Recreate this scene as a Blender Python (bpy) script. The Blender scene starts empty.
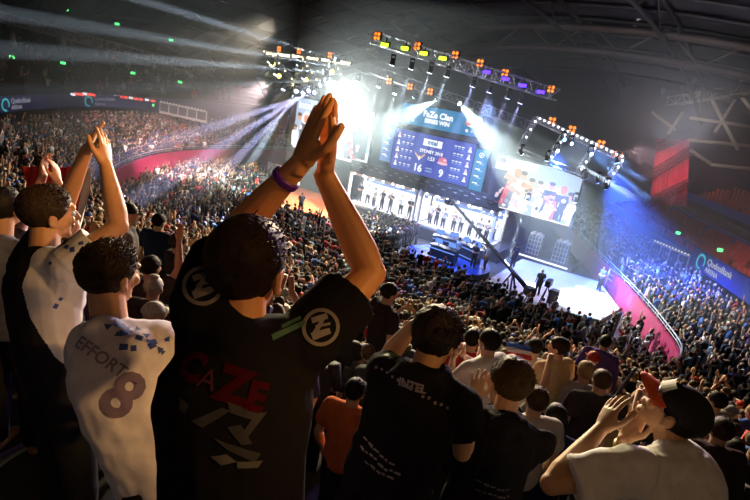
import bpy, bmesh, math, random
import numpy as np
from mathutils import Vector, Matrix, noise
from mathutils.bvhtree import BVHTree
rnd = random.Random(7)
SC = bpy.context.scene
COL = SC.collection
rad = math.radians

# ------------------------------------------------------------------ camera
H = 11.0                      # eye height above the arena floor
PITCH, ROLL, F = rad(18), rad(9.5), 500.0
FWD = Vector((0, math.cos(PITCH), -math.sin(PITCH)))
_up = Vector((0, math.sin(PITCH), math.cos(PITCH)))
RT = Vector((1, 0, 0)) * math.cos(ROLL) + _up * math.sin(ROLL)
UP = Vector((1, 0, 0)) * -math.sin(ROLL) + _up * math.cos(ROLL)
EYE = Vector((0, 0, H))
cam = bpy.data.cameras.new('camera')
cam.lens = 24.0
cam.sensor_width = 36.0
cam.clip_end = 400
camo = bpy.data.objects.new('camera', cam)
COL.objects.link(camo)
camo.matrix_world = Matrix.Translation(EYE) @ Matrix((RT, UP, -FWD)).transposed().to_4x4()
SC.camera = camo


def ray(x, y):
    return FWD + RT * ((x - 375) / F) + UP * ((250 - y) / F)


def at(x, y, d):
    return EYE + ray(x, y) * d


def project(p):
    v = Vector(p) - EYE
    d = v.dot(FWD)
    if d < .05:
        return None
    return 375 + F * v.dot(RT) / d, 250 - F * v.dot(UP) / d, d


# stage frame: s along the stage front, t towards the audience, z up
A = rad(31)
U = Vector((math.cos(A), -math.sin(A), 0))
N = Vector((-math.sin(A), -math.cos(A), 0))
B = Vector((3.0, 39.7, 0))
STM = Matrix.Translation(B) @ Matrix.Rotation(-A, 4, 'Z')


def W(s, t, z=0.0):
    return B + U * s + N * t + Vector((0, 0, z))


def to_st(p):
    q = Vector(p) - B
    return q.dot(U), q.dot(N), p[2]


def on_t(x, y, t):
    d = ray(x, y)
    k = (t - (EYE - B).dot(N)) / d.dot(N)
    return to_st(EYE + d * k)


def on_z(x, y, z):
    d = ray(x, y)
    return to_st(EYE + d * ((z - H) / d.z))


# ------------------------------------------------------------------ materials
MATS = {}


def mat(name, col=(.5, .5, .5), rough=.6, metal=0.0, emit=None, es=0.0, var=.12, vscale=18.0, attr=None, bump=0.0, spec=.4):
    if name in MATS:
        return MATS[name]
    m = bpy.data.materials.new(name)
    m.use_nodes = True
    nt = m.node_tree
    b = nt.nodes['Principled BSDF']
    b.inputs['Roughness'].default_value = rough
    b.inputs['Metallic'].default_value = metal
    b.inputs['Specular IOR Level'].default_value = spec
    tc = nt.nodes.new('ShaderNodeTexCoord')
    nz = nt.nodes.new('ShaderNodeTexNoise')
    nz.inputs['Scale'].default_value = vscale
    nz.inputs['Detail'].default_value = 3
    nt.links.new(tc.outputs['Object'], nz.inputs['Vector'])
    mx = nt.nodes.new('ShaderNodeMix')
    mx.data_type = 'RGBA'
    mx.blend_type = 'MULTIPLY'
    mx.inputs['Factor'].default_value = 1.0
    rp = nt.nodes.new('ShaderNodeValToRGB')
    rp.color_ramp.elements[0].position = .3
    rp.color_ramp.elements[1].position = .7
    rp.color_ramp.elements[0].color = (1 - var, 1 - var, 1 - var, 1)
    rp.color_ramp.elements[1].color = (1, 1, 1, 1)
    nt.links.new(nz.outputs['Fac'], rp.inputs['Fac'])
    if attr == 'object':
        src = nt.nodes.new('ShaderNodeObjectInfo').outputs['Color']
        nt.links.new(src, mx.inputs['A'])
    elif attr:
        an = nt.nodes.new('ShaderNodeAttribute')
        an.attribute_name = attr
        nt.links.new(an.outputs['Color'], mx.inputs['A'])
    else:
        mx.inputs['A'].default_value = (*col, 1)
    nt.links.new(rp.outputs['Color'], mx.inputs['B'])
    nt.links.new(mx.outputs['Result'], b.inputs['Base Color'])
    if bump:
        bp = nt.nodes.new('ShaderNodeBump')
        bp.inputs['Strength'].default_value = bump
        bp.inputs['Distance'].default_value = .01
        nt.links.new(nz.outputs['Fac'], bp.inputs['Height'])
        nt.links.new(bp.outputs['Normal'], b.inputs['Normal'])
    if emit:
        b.inputs['Emission Color'].default_value = (*emit, 1)
        b.inputs['Emission Strength'].default_value = es
    m.diffuse_color = (*col, 1)
    MATS[name] = m
    return m


def lum(name, col, es):
    """a light-giving surface (screen, lamp lens)"""
    m = mat(name, (.02, .02, .02), .4, emit=col, es=es, var=.0)
    m.cycles.emission_sampling = 'NONE'
    return m


# ------------------------------------------------------------------ mesh building
def link(o, parent=None):
    COL.objects.link(o)
    if parent is not None:
        o.parent = parent
    return o


def tag(o, label=None, cat=None, group=None, kind=None):
    if label:
        o['label'] = label
    if cat:
        o['category'] = cat
    if group:
        o['group'] = group
    if kind:
        o['kind'] = kind
    return o


class MB:
    def __init__(self):
        self.v, self.f, self.mi, self.sm = [], [], [], []

    def add(self, vs, fs, mi=0, M=None, smooth=False):
        o = len(self.v)
        self.v += [tuple(M @ Vector(p)) if M else tuple(p) for p in vs]
        self.f += [[i + o for i in f] for f in fs]
        self.mi += [mi] * len(fs)
        self.sm += [smooth] * len(fs)
        return self

    def box(self, c, s, mi=0, M=None, rz=0.0):
        x, y, z = s[0] / 2, s[1] / 2, s[2] / 2
        vs = [(-x, -y, -z), (x, -y, -z), (x, y, -z), (-x, y, -z), (-x, -y, z), (x, -y, z), (x, y, z), (-x, y, z)]
        R = Matrix.Translation(Vector(c)) @ Matrix.Rotation(rz, 4, 'Z')
        vs = [R @ Vector(p) for p in vs]
        return self.add(vs, [(0, 3, 2, 1), (4, 5, 6, 7), (0, 1, 5, 4), (1, 2, 6, 5), (2, 3, 7, 6), (3, 0, 4, 7)], mi, M)

    def tube(self, pts, r, seg=8, mi=0, M=None, caps=True, smooth=True, rings=None):
        """tube through pts; r a number or a list; rings: (right vector, ratio) for elliptical sections"""
        pts = [Vector(p) for p in pts]
        n = len(pts)
        if not isinstance(r, (list, tuple)):
            r = [r] * n
        vs, fs = [], []
        ref = None
        for i, p in enumerate(pts):
            a = pts[max(i - 1, 0)]
            b = pts[min(i + 1, n - 1)]
            d = (b - a)
            d = d.normalized() if d.length > 1e-9 else Vector((0, 0, 1))
            if rings:
                ref = Vector(rings[0])
            elif ref is None:
                ref = Vector((0, 0, 1)) if abs(d.z) < .9 else Vector((1, 0, 0))
            x = (ref - d * ref.dot(d)).normalized()
            y = d.cross(x)
            ref = x
            rx, ry = r[i] if isinstance(r[i], (list, tuple)) else (r[i], r[i])
            for k in range(seg):
                t = 2 * math.pi * k / seg
                vs.append(p + x * (rx * math.cos(t)) + y * (ry * math.sin(t)))
        for i in range(n - 1):
            for k in range(seg):
                a, b = i * seg + k, i * seg + (k + 1) % seg
                fs.append((a, b, b + seg, a + seg))
        if caps:
            fs.append(tuple(range(seg - 1, -1, -1)))
            fs.append(tuple((n - 1) * seg + k for k in range(seg)))
        return self.add(vs, fs, mi, M, smooth)

    def cap(self, a, b, ra, rb, seg=14, mi=0, M=None):
        """tapered capsule with round ends"""
        a, b = Vector(a), Vector(b)
        d = (b - a)
        L = d.length
        d = d.normalized() if L > 1e-9 else Vector((0, 0, 1))
        pts, rs = [], []
        for k in range(4):
            t = math.pi / 2 * (1 - k / 4)
            pts.append(a - d * (ra * math.sin(t)))
            rs.append(max(ra * math.cos(t), ra * .08))
        pts.append(a)
        rs.append(ra)
        pts.append(b)
        rs.append(rb)
        for k in range(1, 5):
            t = math.pi / 2 * k / 4
            pts.append(b + d * (rb * math.sin(t)))
            rs.append(max(rb * math.cos(t), rb * .08))
        return self.tube(pts, rs, seg, mi, M)

    def ell(self, c, r, mi=0, M=None, R=None, nu=16, nv=10):
        vs, fs = [], []
        R = R or Matrix.Identity(3)
        for j in range(nv + 1):
            th = math.pi * j / nv
            for i in range(nu):
                ph = 2 * math.pi * i / nu
                s = max(math.sin(th), .01)
                q = Vector((r[0] * s * math.cos(ph), r[1] * s * math.sin(ph), r[2] * math.cos(th)))
                vs.append(Vector(c) + R @ q)
        for j in range(nv):
            for i in range(nu):
                a, b = j * nu + i, j * nu + (i + 1) % nu
                fs.append((a, a + nu, b + nu, b))
        fs.append(tuple(range(nu)))
        fs.append(tuple(nv * nu + k for k in range(nu - 1, -1, -1)))
        return self.add(vs, fs, mi, M, True)

    def poly(self, pts, z0, z1, mi=0, M=None):
        """prism over a 2D outline (local x,y), from z0 to z1"""
        n = len(pts)
        vs = [(p[0], p[1], z0) for p in pts] + [(p[0], p[1], z1) for p in pts]
        fs = [tuple(range(n - 1, -1, -1)), tuple(range(n, 2 * n))]
        fs += [(i, (i + 1) % n, n + (i + 1) % n, n + i) for i in range(n)]
        return self.add(vs, fs, mi, M)

    def quad(self, a, b, c, d, mi=0):
        return self.add([a, b, c, d], [(0, 1, 2, 3)], mi)

    def mesh(self, name, mats):
        me = bpy.data.meshes.new(name)
        me.from_pydata(self.v, [], self.f)
        for m in (mats if isinstance(mats, (list, tuple)) else [mats]):
            me.materials.append(m)
        me.polygons.foreach_set('material_index', self.mi)
        me.polygons.foreach_set('use_smooth', self.sm)
        me.update()
        return me

    def build(self, name, mats, parent=None):
        return link(bpy.data.objects.new(name, self.mesh(name, mats)), parent)


def thing(name, label, cat, loc, rz=0.0, group=None):
    o = bpy.data.objects.new(name, None)
    link(o)
    o.location = loc
    o.rotation_euler = (0, 0, rz)
    return tag(o, label, cat, group)


def sthing(name, label, cat, s, t, z, rz=0.0, group=None):
    return thing(name, label, cat, W(s, t, z), -A + rz, group)


def copy_tree(o, parent=None):
    c = o.copy()
    COL.objects.link(c)
    if parent is not None:
        c.parent = parent
    for ch in list(o.children):
        if ch.type != 'LIGHT':
            copy_tree(ch, c)
    return c


def structure(o):
    o['kind'] = 'structure'
    return o


def text_mesh(body, size, depth=0.0, align='CENTER', shear=0.0, bold=0.0):
    cu = bpy.data.curves.new('t', 'FONT')
    cu.body = body
    cu.size = size
    cu.align_x = align
    cu.align_y = 'CENTER'
    cu.shear = shear
    cu.offset = bold
    cu.extrude = depth
    cu.resolution_u = 3
    o = bpy.data.objects.new('t', cu)
    COL.objects.link(o)
    dg = bpy.context.evaluated_depsgraph_get()
    me = bpy.data.meshes.new_from_object(o.evaluated_get(dg))
    bpy.data.objects.remove(o)
    bpy.data.curves.remove(cu)
    return me


def mesh_into(mb, me, M, mi=0):
    mb.add([M @ v.co for v in me.vertices], [tuple(p.vertices) for p in me.polygons], mi)
    bpy.data.meshes.remove(me)


XZ = Matrix.Rotation(math.pi / 2, 4, 'X')      # text and outlines standing upright, facing local -y


def spot(name, loc, dst, energy, deg, col=(1, 1, 1), blend=.25, size=.08, parent=None):
    l = bpy.data.lights.new(name, 'SPOT')
    l.energy = energy
    l.spot_size = rad(deg)
    l.spot_blend = blend
    l.shadow_soft_size = size
    l.color = col
    o = bpy.data.objects.new(name, l)
    COL.objects.link(o)
    loc, dst = Vector(loc), Vector(dst)
    o.location = loc
    o.rotation_euler = (dst - loc).to_track_quat('-Z', 'Y').to_euler()
    return o
# ------------------------------------------------------------------ the bowl (in stage coordinates)
CP = [(2, -29), (4, -23), (7.2, -17), (10.0, -11), (12.5, -6), (14.8, -1.5), (17, 3), (18.6, 6.8), (19.6, 10.3), (18.6, 13.6), (15, 16), (7.7, 17.8), (0, 19.3), (-8, 19.5),
      (-14, 17.6), (-18.2, 14.2), (-21.7, 9.2), (-23.4, 4), (-23.6, -1), (-22.8, -6), (-20.5, -11), (-17, -15)]


def catmull(P, step):
    out = []
    for i in range(1, len(P) - 2):
        p0, p1, p2, p3 = [np.array(P[i + k], float) for k in (-1, 0, 1, 2)]
        n = max(2, int(np.linalg.norm(p2 - p1) / step))
        for k in range(n):
            t = k / n
            out.append(.5 * ((2 * p1) + (-p0 + p2) * t + (2 * p0 - 5 * p1 + 4 * p2 - p3) * t * t + (-p0 + 3 * p1 - 3 * p2 + p3) * t ** 3))
    out.append(np.array(P[-2], float))
    return np.array(out)


CV = catmull(CP, .5)
_tg = np.gradient(CV, axis=0)
_tg /= np.linalg.norm(_tg, axis=1)[:, None]
NV = np.stack([_tg[:, 1], -_tg[:, 0]], 1)
if ((CV - np.array([0, 4])) * NV).sum(1).mean() < 0:
    NV = -NV
for _ in range(6):                                  # smooth the normals
    NV[1:-1] = (NV[:-2] + NV[1:-1] * 2 + NV[2:]) / 4
    NV /= np.linalg.norm(NV, axis=1)[:, None]
NC = len(CV)
ARC = np.concatenate([[0], np.cumsum(np.linalg.norm(np.diff(CV, axis=0), axis=1))])


def idx_of(s, t):
    return int(np.argmin(((CV - np.array([s, t])) ** 2).sum(1)))


def sstep(a, b, x):
    x = min(max((x - a) / (b - a), 0), 1)
    return x * x * (3 - 2 * x)


I_R0, I_R1 = idx_of(19.6, 10.3), idx_of(15.5, 15.8)     # right side -> near side
I_L0, I_L1 = idx_of(-10, 19.2), idx_of(-16.5, 15.8)     # near side -> left side
TREAD = .8


def prof(i):
    r = 1 - sstep(I_R0, I_R1, i)
    l = sstep(I_L0, I_L1, i)
    n = max(0, 1 - r - l)
    return (1.5 * r + 1.2 * n + 2.2 * l, .2 * r + .37 * n + .36 * l, 6.0 * r + 24.0 * n + 8.0 * l)


PROF = np.array([prof(i) for i in range(NC)])
LEFTW = np.array([sstep(I_L0, I_L1, i) for i in range(NC)])
RIGHTW = np.array([1 - sstep(I_R0, I_R1, i) for i in range(NC)])


def bowl(i, d, z=0.0):
    p = CV[i] + NV[i] * d
    return W(p[0], p[1], z)


def ground(i, d):
    """height of the step at distance d behind the front wall"""
    if d < 0:
        return 0.0
    w, k, dm = PROF[i]
    w = w * (1 - RIGHTW[i]) + .75 * RIGHTW[i]
    k = k * (1 - RIGHTW[i]) + .04 * RIGHTW[i]
    w, k = w * (1 - LEFTW[i]) + 1.6 * LEFTW[i], k * (1 - LEFTW[i]) + .20 * LEFTW[i]
    q = TREAD * math.floor(min(d, dm - .01) / TREAD)
    return w + k * q + max(0, q - 14.2) * .2


def locate(p):
    s, t, _ = to_st(p)
    q = np.array([s, t])
    d2 = ((CV - q) ** 2).sum(1)
    i = int(np.argmin(d2))
    return i, float((q - CV[i]) @ NV[i])


def terrain(p):
    return ground(*locate(p))


concrete = mat('concrete', (.04, .037, .037), .8, vscale=3, var=.3)
burgundy = mat('burgundy_panel', (.34, .02, .08), .55, vscale=2, var=.25)
rail_metal = mat('rail_metal', (.5, .5, .55), .35, metal=.6)
black_metal = mat('black_metal', (.025, .025, .03), .5)
dark_drape = mat('dark_drape', (.012, .012, .018), .9, vscale=2, var=.4)
alu = mat('truss_aluminium', (.45, .46, .5), .4, metal=.5)

b = MB()
b.quad(W(-70, 75, 0), W(70, 75, 0), W(70, -40, 0), W(-70, -40, 0))
structure(b.build('floor', mat('arena_floor', (.05, .05, .055), .5, vscale=1.5, var=.3)))

# stepped seating bowl, one surface
b = MB()
NR = 30
grid = []
for i in range(NC):
    w, k, dm = PROF[i]
    col = []
    for r in range(NR):
        d0, d1 = min(r * TREAD, dm), min((r + 1) * TREAD, dm)
        z = ground(i, min(r * TREAD + .01, dm - .02))
        col += [bowl(i, d0, z), bowl(i, d1, z)]
    col.append(bowl(i, dm, 0))
    grid.append(col)
M_ = len(grid[0])
vs = [p for c in grid for p in c]
fs = []
for i in range(NC - 1):
    for j in range(M_ - 1):
        q = (i * M_ + j, i * M_ + j + 1, (i + 1) * M_ + j + 1, (i + 1) * M_ + j)
        if ((vs[q[0]] - vs[q[1]]).length + (vs[q[2]] - vs[q[3]]).length) > .02:
            fs.append(q)
b.add(vs, fs)
structure(b.build('floor_seating_steps', concrete))


def ribbon(i0, i1, d, z0, z1, th, m, name, parent=None, step=1):
    """a band standing along the bowl"""
    b = MB()
    ids = list(range(i0, i1 + 1, step))
    zf = (lambda z, i: z(i)) if callable(z0) else (lambda z, i: z)
    vs = []
    for i in ids:
        a0 = z0(i) if callable(z0) else z0
        a1 = z1(i) if callable(z1) else z1
        vs += [bowl(i, d, a0), bowl(i, d, a1), bowl(i, d + th, a1), bowl(i, d + th, a0)]
    fs = []
    for k in range(len(ids) - 1):
        o, q = 4 * k, 4 * (k + 1)
        for e in range(4):
            fs.append((o + e, o + (e + 1) % 4, q + (e + 1) % 4, q + e))
    fs += [(0, 3, 2, 1), (4 * len(ids) - 4, 4 * len(ids) - 3, 4 * len(ids) - 2, 4 * len(ids) - 1)]
    b.add(vs, fs)
    return b.build(name, m, parent)


wz = lambda i: PROF[i][0] + .12
I_RM, I_LM = (I_R0 + I_R1) // 2, (I_L0 + I_L1) // 2
structure(ribbon(0, I_RM, -.16, 0, wz, .15, burgundy, 'wall_right'))
structure(ribbon(I_RM, I_LM, -.16, 0, wz, .15, burgundy, 'wall_near'))
structure(ribbon(I_LM, NC - 1, -.16, 0, wz, .15, burgundy, 'wall_left'))


def rail(i0, i1, d, zf, name, hgt=.55):
    b = MB()
    ids = list(range(i0, i1 + 1))
    b.tube([bowl(i, d, zf(i) + hgt) for i in ids], .035, 6)
    b.tube([bowl(i, d, zf(i) + hgt * .5) for i in ids], .02, 5)
    for i in ids[::3]:
        b.tube([bowl(i, d, zf(i)), bowl(i, d, zf(i) + hgt)], .025, 5)
    return structure(b.build(name, rail_metal))


rail(0, I_RM, -.08, wz, 'trim_rail_right', .35)
rail(I_LM, NC - 1, -.08, wz, 'trim_rail_left', .35)

# ---- fascia boards with the arena's name
board_blue = mat('fascia_board_blue', (.02, .035, .16), .35, emit=(.02, .05, .3), es=.10, var=.1)
board_dim = mat('fascia_board_dim', (.02, .03, .12), .35, emit=(.02, .04, .25), es=.035, var=.1)
txt_white = lum('board_letters_white', (.85, .92, 1), .55)
txt_cyan = lum('board_mark_cyan', (.1, .8, .95), .6)
txt_dim = lum('board_letters_dim', (.7, .7, .85), .3)
txt_cyan_dim = lum('board_mark_cyan_dim', (.1, .7, .8), .5)
I_C = idx_of(13.4, -4.5)


def idx_px(x, y, d, z, i0, i1):
    """place along the bowl whose point at distance d and height z lies nearest to a spot of the view"""
    best = []
    for i in range(i0, i1):
        q = project(bowl(i, d, z))
        if q:
            best.append((abs(q[0] - x), i))
    return min(best)[1]


def board_mark(parent, i, d, zc, h, mw, mc, flip=False):
    """round mark and two lines of letters on a fascia board, facing the arena"""
    p = bowl(i, d - .02, zc)
    n = -(U * NV[i][0] + N * NV[i][1])               # towards the floor
    x = Vector((0, 0, 1)).cross(n)
    M = Matrix((x, Vector((0, 0, 1)), n)).transposed().to_4x4()
    M.translation = p + n * .01
    ring = MB()
    for k in range(26):
        a0, a1 = 2 * math.pi * k / 30 - .4, 2 * math.pi * (k + 1) / 30 - .4
        q = lambda a, r: M @ Vector((-h * 1.45 + r * math.cos(a), r * math.sin(a), .14))
        ring.quad(q(a0, h * .3), q(a0, h * .43), q(a1, h * .43), q(a1, h * .3))
    ring.build('round_mark', mc, parent)
    t = MB()
    for body, sz, yy in (('QudosBank', h * .48, h * .2), ('ARENA', h * .38, -h * .22)):
        me = text_mesh(body, sz, .01, 'LEFT')
        mesh_into(t, me, M @ Matrix.Translation((-h * .85, yy, .14)))
    t.build('lettering', mw, parent)


def fascia(name, label, i0, i1, d, z0, z1, m, marks, mw, mc, group=None):
    o = ribbon(i0, i1, d, z0, z1, .2, m, name)
    tag(o, label, 'fascia board', group)
    for i in marks:
        board_mark(o, i, d, (z0 + z1) / 2, z1 - z0, mw, mc)
    return o



# right side: fascia at the back of the lower bowl, then the empty upper tiers
fascia('fascia_board', 'blue fascia board with round mark right behind the lower crowd on the right', I_C + 2, I_RM, 6.0, 2.45, 3.75, board_blue,
       [idx_px(718, 287, 6.0, 3.1, 0, I_RM)], txt_white, txt_cyan)
fascia('fascia_board', 'plain blue fascia board in front of the empty middle tier', 4, I_R0, 9.8, 3.9, 4.6, board_blue, [], txt_white, txt_cyan)
fascia('fascia_board', 'plain blue fascia board below the highest orange red seats', 4, I_R0, 13.0, 5.0, 5.7, board_blue, [], txt_white, txt_cyan)
# left side
I_LB = idx_of(-16.5, 15.8)
fascia('fascia_board', 'dim blue fascia board with two round marks above the far left crowd', I_LB - 6, NC - 6, 8.0, 5.0, 6.1, board_dim,
       [idx_px(14, 103, 8.0, 5.55, I_LM, NC - 8), idx_px(100, 102, 8.0, 5.55, I_LM, NC - 8)], txt_dim, txt_cyan_dim)


def tier(name, i0, i1, prof_pts, m):
    """stepped surface along the bowl: prof_pts = [(d, z) ...]"""
    b = MB()
    ids = list(range(i0, i1 + 1, 2))
    n = len(prof_pts)
    vs = [bowl(i, d, z) for i in ids for d, z in prof_pts]
    fs = [(a * n + j, a * n + j + 1, (a + 1) * n + j + 1, (a + 1) * n + j) for a in range(len(ids) - 1) for j in range(n - 1)]
    b.add(vs, fs)
    return structure(b.build(name, m))


def steps(d0, z0, d1, z1, n):
    out = []
    for k in range(n):
        d = d0 + (d1 - d0) * k / n
        z = z0 + (z1 - z0) * k / n
        out += [(d, z), (d + (d1 - d0) / n, z)]
    return out


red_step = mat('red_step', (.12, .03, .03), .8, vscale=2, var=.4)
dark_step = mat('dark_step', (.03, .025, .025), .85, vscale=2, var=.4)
tier('floor_tier_right', 4, I_R0, steps(6.2, 3.0, 9.4, 3.8, 4), red_step)
tier('floor_middle_tier_right', 4, I_R0, steps(10.0, 4.2, 13.0, 4.8, 3), red_step)
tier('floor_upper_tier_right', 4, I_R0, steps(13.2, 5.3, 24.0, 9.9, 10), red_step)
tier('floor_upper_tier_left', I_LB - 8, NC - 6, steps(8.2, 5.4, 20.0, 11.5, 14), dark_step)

# empty red tip-up seats on the right-hand tiers
seat_red = mat('seat_red_plastic', (.5, .06, .035), .5, var=.2)
seat_orange = mat('seat_orange_plastic', (.62, .13, .05), .5, var=.2)


def seat_meshes(m):
    a = MB()
    a.box((0, .02, .33), (.44, .1, .40))
    k = MB()
    k.box((0, 0, .72), (.44, .05, .42), M=Matrix.Translation((0, .22, 0)) @ Matrix.Rotation(-.15, 4, 'X'))
    l = MB()
    l.box((-.2, .1, .2), (.04, .3, .4)).box((.2, .1, .2), (.04, .3, .4))
    return a.mesh('seat', m), k.mesh('backrest', m), l.mesh('side_frame', black_metal)


def tip_seats(rows, i0, i1, m, label, group, gap=.56):
    ms = seat_meshes(m)
    n = 0
    for d, z in rows:
        L0, L1 = ARC[i0], ARC[i1]
        scale = 1.0
        a = L0
        while a < L1:
            i = int(np.searchsorted(ARC, a))
            # seats keep their spacing although the curve bends
            p0, p1 = bowl(max(i - 1, 0), d), bowl(min(i + 1, NC - 1), d)
            k = (p1 - p0).length / max(ARC[min(i + 1, NC - 1)] - ARC[max(i - 1, 0)], .01)
            a += gap / max(k, .3)
            if i >= NC - 1:
                break
            f = (a - ARC[i - 1]) / max(ARC[i] - ARC[i - 1], .01)
            P = bowl(max(i - 1, 0), d, z).lerp(bowl(i, d, z), min(max(f, 0), 1))
            q = project(P)
            if q is None or not (610 < q[0] < 765 and 100 < q[1] < 420) or rnd.random() < .02:
                continue
            nn = U * NV[i][0] + N * NV[i][1]
            rz = math.atan2(nn.y, nn.x) - math.pi / 2
            o = bpy.data.objects.new('tip_up_seat', ms[0])
            link(o)
            o.location = P
            o.rotation_euler = (0, 0, rz)
            tag(o, label, 'seat', group)
            link(bpy.data.objects.new('backrest', ms[1]), o)
            n += 1
    return n


n1 = tip_seats([(6.6, 3.0), (7.4, 3.2), (8.2, 3.4), (9.0, 3.6)], 10, I_R0, seat_red,
               'empty red tip-up seat in the tier between the lower blue boards on the right', 'empty red seats of the middle tier')
n2 = tip_seats([(13.7, 5.3), (14.8, 5.76), (15.9, 6.22)], 10, I_R0, seat_orange,
               'empty orange red seat in the highest tier above the topmost blue board', 'empty orange red seats of the highest tier', .6)
print('SEATS', n1, n2)

# glazed box with white frame and a row of small lamps, standing among the right crowd
white_frame = mat('white_frame', (.75, .75, .72), .5)
box_glass = mat('smoked_panel', (.10, .12, .11), .2)
lamp_white = lum('small_lamp_white', (1, .95, .85), 1.2)


def lamp_box(name, label, pa, pb, z0, z1, depth, n_pane, lamps=True):
    """long glazed box between two floor points pa, pb (stage s,t)"""
    a, c = W(pa[0], pa[1], z0), W(pb[0], pb[1], z0)
    L = (c - a).length
    rz = math.atan2(c.y - a.y, c.x - a.x)
    r = thing(name, label, 'box', a, rz)
    h = z1 - z0
    f = MB()
    for k in range(n_pane + 1):
        f.box((L * k / n_pane, 0, h / 2), (.09, .09, h))
    f.box((L / 2, 0, h), (L, .12, .12)).box((L / 2, 0, .12), (L, .14, .24))
    f.build('frame', white_frame, r)
    for k in range(n_pane):
        p = MB()
        p.box((L * (k + .5) / n_pane, .0, h * .55), (L / n_pane - .1, .03, h * .8))
        p.build('panel', box_glass, r)
    if lamps:
        for k in range(n_pane * 3):
            m = MB()
            m.ell((L * (k + .5) / (n_pane * 3), -.06, h + .12), (.06, .06, .06), nu=8, nv=5)
            m.build('lamp', lamp_white, r)
    return r


pa, pb = on_z(646, 264, 1.0)[:2], on_z(681, 281, 1.0)[:2]
lamp_box('press_box', 'glazed box with white frame and lamp row beside the right crowd', pa, pb, 1.0, 2.9, 1.2, 4)
pa, pb = at(160, 113, 52), at(206, 123, 50)
lamp_box('press_box', 'dark glazed box with lamp row above the far left crowd', to_st(pa)[:2], to_st(pb)[:2], pa.z, pa.z + 1.1, 1.0, 5)

# ------------------------------------------------------------------ roof
roof_m = mat('roof_sheet', (.06, .055, .058), .9, vscale=.35, var=.55)
roof_dark = mat('roof_steel_dark', (.035, .03, .03), .7, vscale=1, var=.4)
roof_brown = mat('roof_steel_brown', (.10, .07, .055), .7, vscale=1, var=.3)
roof_beige = mat('roof_steel_beige', (.42, .37, .27), .7, vscale=1, var=.3)


RC = (2.0, 34.0)


def roof_z(x, y):
    r2 = (x - RC[0]) ** 2 + (y - RC[1]) ** 2
    return 20.5 - .0052 * r2


b = MB()
g = [(x, y) for x in range(-64, 69, 6) for y in range(-20, 101, 6)]
nx, ny = len(range(-64, 69, 6)), len(range(-20, 101, 6))
b.add([(x, y, max(roof_z(x, y), -1) + .8) for x, y in g], [(a * ny + c, a * ny + c + 1, (a + 1) * ny + c + 1, (a + 1) * ny + c) for a in range(nx - 1) for c in range(ny - 1)])
structure(b.build('ceiling', roof_m))


def roof_line(c, az, off, half, step=4.0):
    d = Vector((math.sin(rad(az)), math.cos(rad(az)), 0))
    q = Vector((d.y, -d.x, 0))
    pts = []
    k = -half
    while k <= half:
        p = Vector((c[0], c[1], 0)) + q * off + d * k
        z = roof_z(p.x, p.y)
        if z > 6:
            pts.append(Vector((p.x, p.y, z)))
        k += step
    return pts


for n, off in enumerate(range(-42, 43, 3)):              # purlins
    pts = roof_line(RC, -52, off, 50)
    if len(pts) > 2:
        b = MB()
        b.tube([p + Vector((0, 0, .3)) for p in pts], .16, 4)
        structure(b.build('ceiling_purlin', roof_dark))
for n, off in enumerate(range(-40, 45, 8)):              # deep trusses, each a beam of two chords and webs
    pts = roof_line(RC, 42, off, 52, 3.0)
    if len(pts) > 3:
        b = MB()
        lo = [p - Vector((0, 0, 1.7)) for p in pts]
        b.tube(pts, .18, 5)
        b.tube(lo, .15, 5)
        for k in range(len(pts) - 1):
            b.tube([pts[k], lo[k + 1]] if k % 2 else [lo[k], pts[k + 1]], .07, 4)
        structure(b.build('ceiling_truss', roof_dark))
for off in (-13, 18):                                    # brown box girders crossing
    pts = roof_line(RC, -48, off, 46, 3.0)
    b = MB()
    lo = [p - Vector((0, 0, 2.2)) for p in pts]
    b.tube([p - Vector((0, 0, .4)) for p in pts], .3, 4)
    b.tube(lo, .26, 4)
    for k in range(len(pts) - 1):
        b.tube([pts[k], lo[k + 1]] if k % 2 else [lo[k], pts[k + 1]], .09, 4)
    structure(b.build('ceiling_girder', roof_brown))


def truss(name, label, p0, p1, w, m, bays, group=None, kind=None, r=.035, cat='truss'):
    """square lattice truss between two points: one mesh"""
    p0, p1 = Vector(p0), Vector(p1)
    d = (p1 - p0)
    L = d.length
    d.normalize()
    x = d.cross(Vector((0, 0, 1))).normalized() if abs(d.z) < .95 else Vector((1, 0, 0))
    y = x.cross(d)
    c = [x * sx * w / 2 + y * sy * w / 2 for sx, sy in ((-1, -1), (1, -1), (1, 1), (-1, 1))]
    b = MB()
    for o in c:
        b.tube([p0 + o - p0, p1 + o - p0], r, 5)
    for k in range(bays):
        a, e = d * (L * k / bays), d * (L * (k + 1) / bays)
        for q in range(4):
            o1, o2 = c[q], c[(q + 1) % 4]
            b.tube([a + o1, e + o2] if k % 2 else [a + o2, e + o1], r * .6, 4)
            b.tube([a + o1, a + o2], r * .6, 4)
    o = b.build(name, m)
    o.location = p0
    tag(o, label, cat, group)
    if kind:
        o['kind'] = kind
    return o


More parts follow.
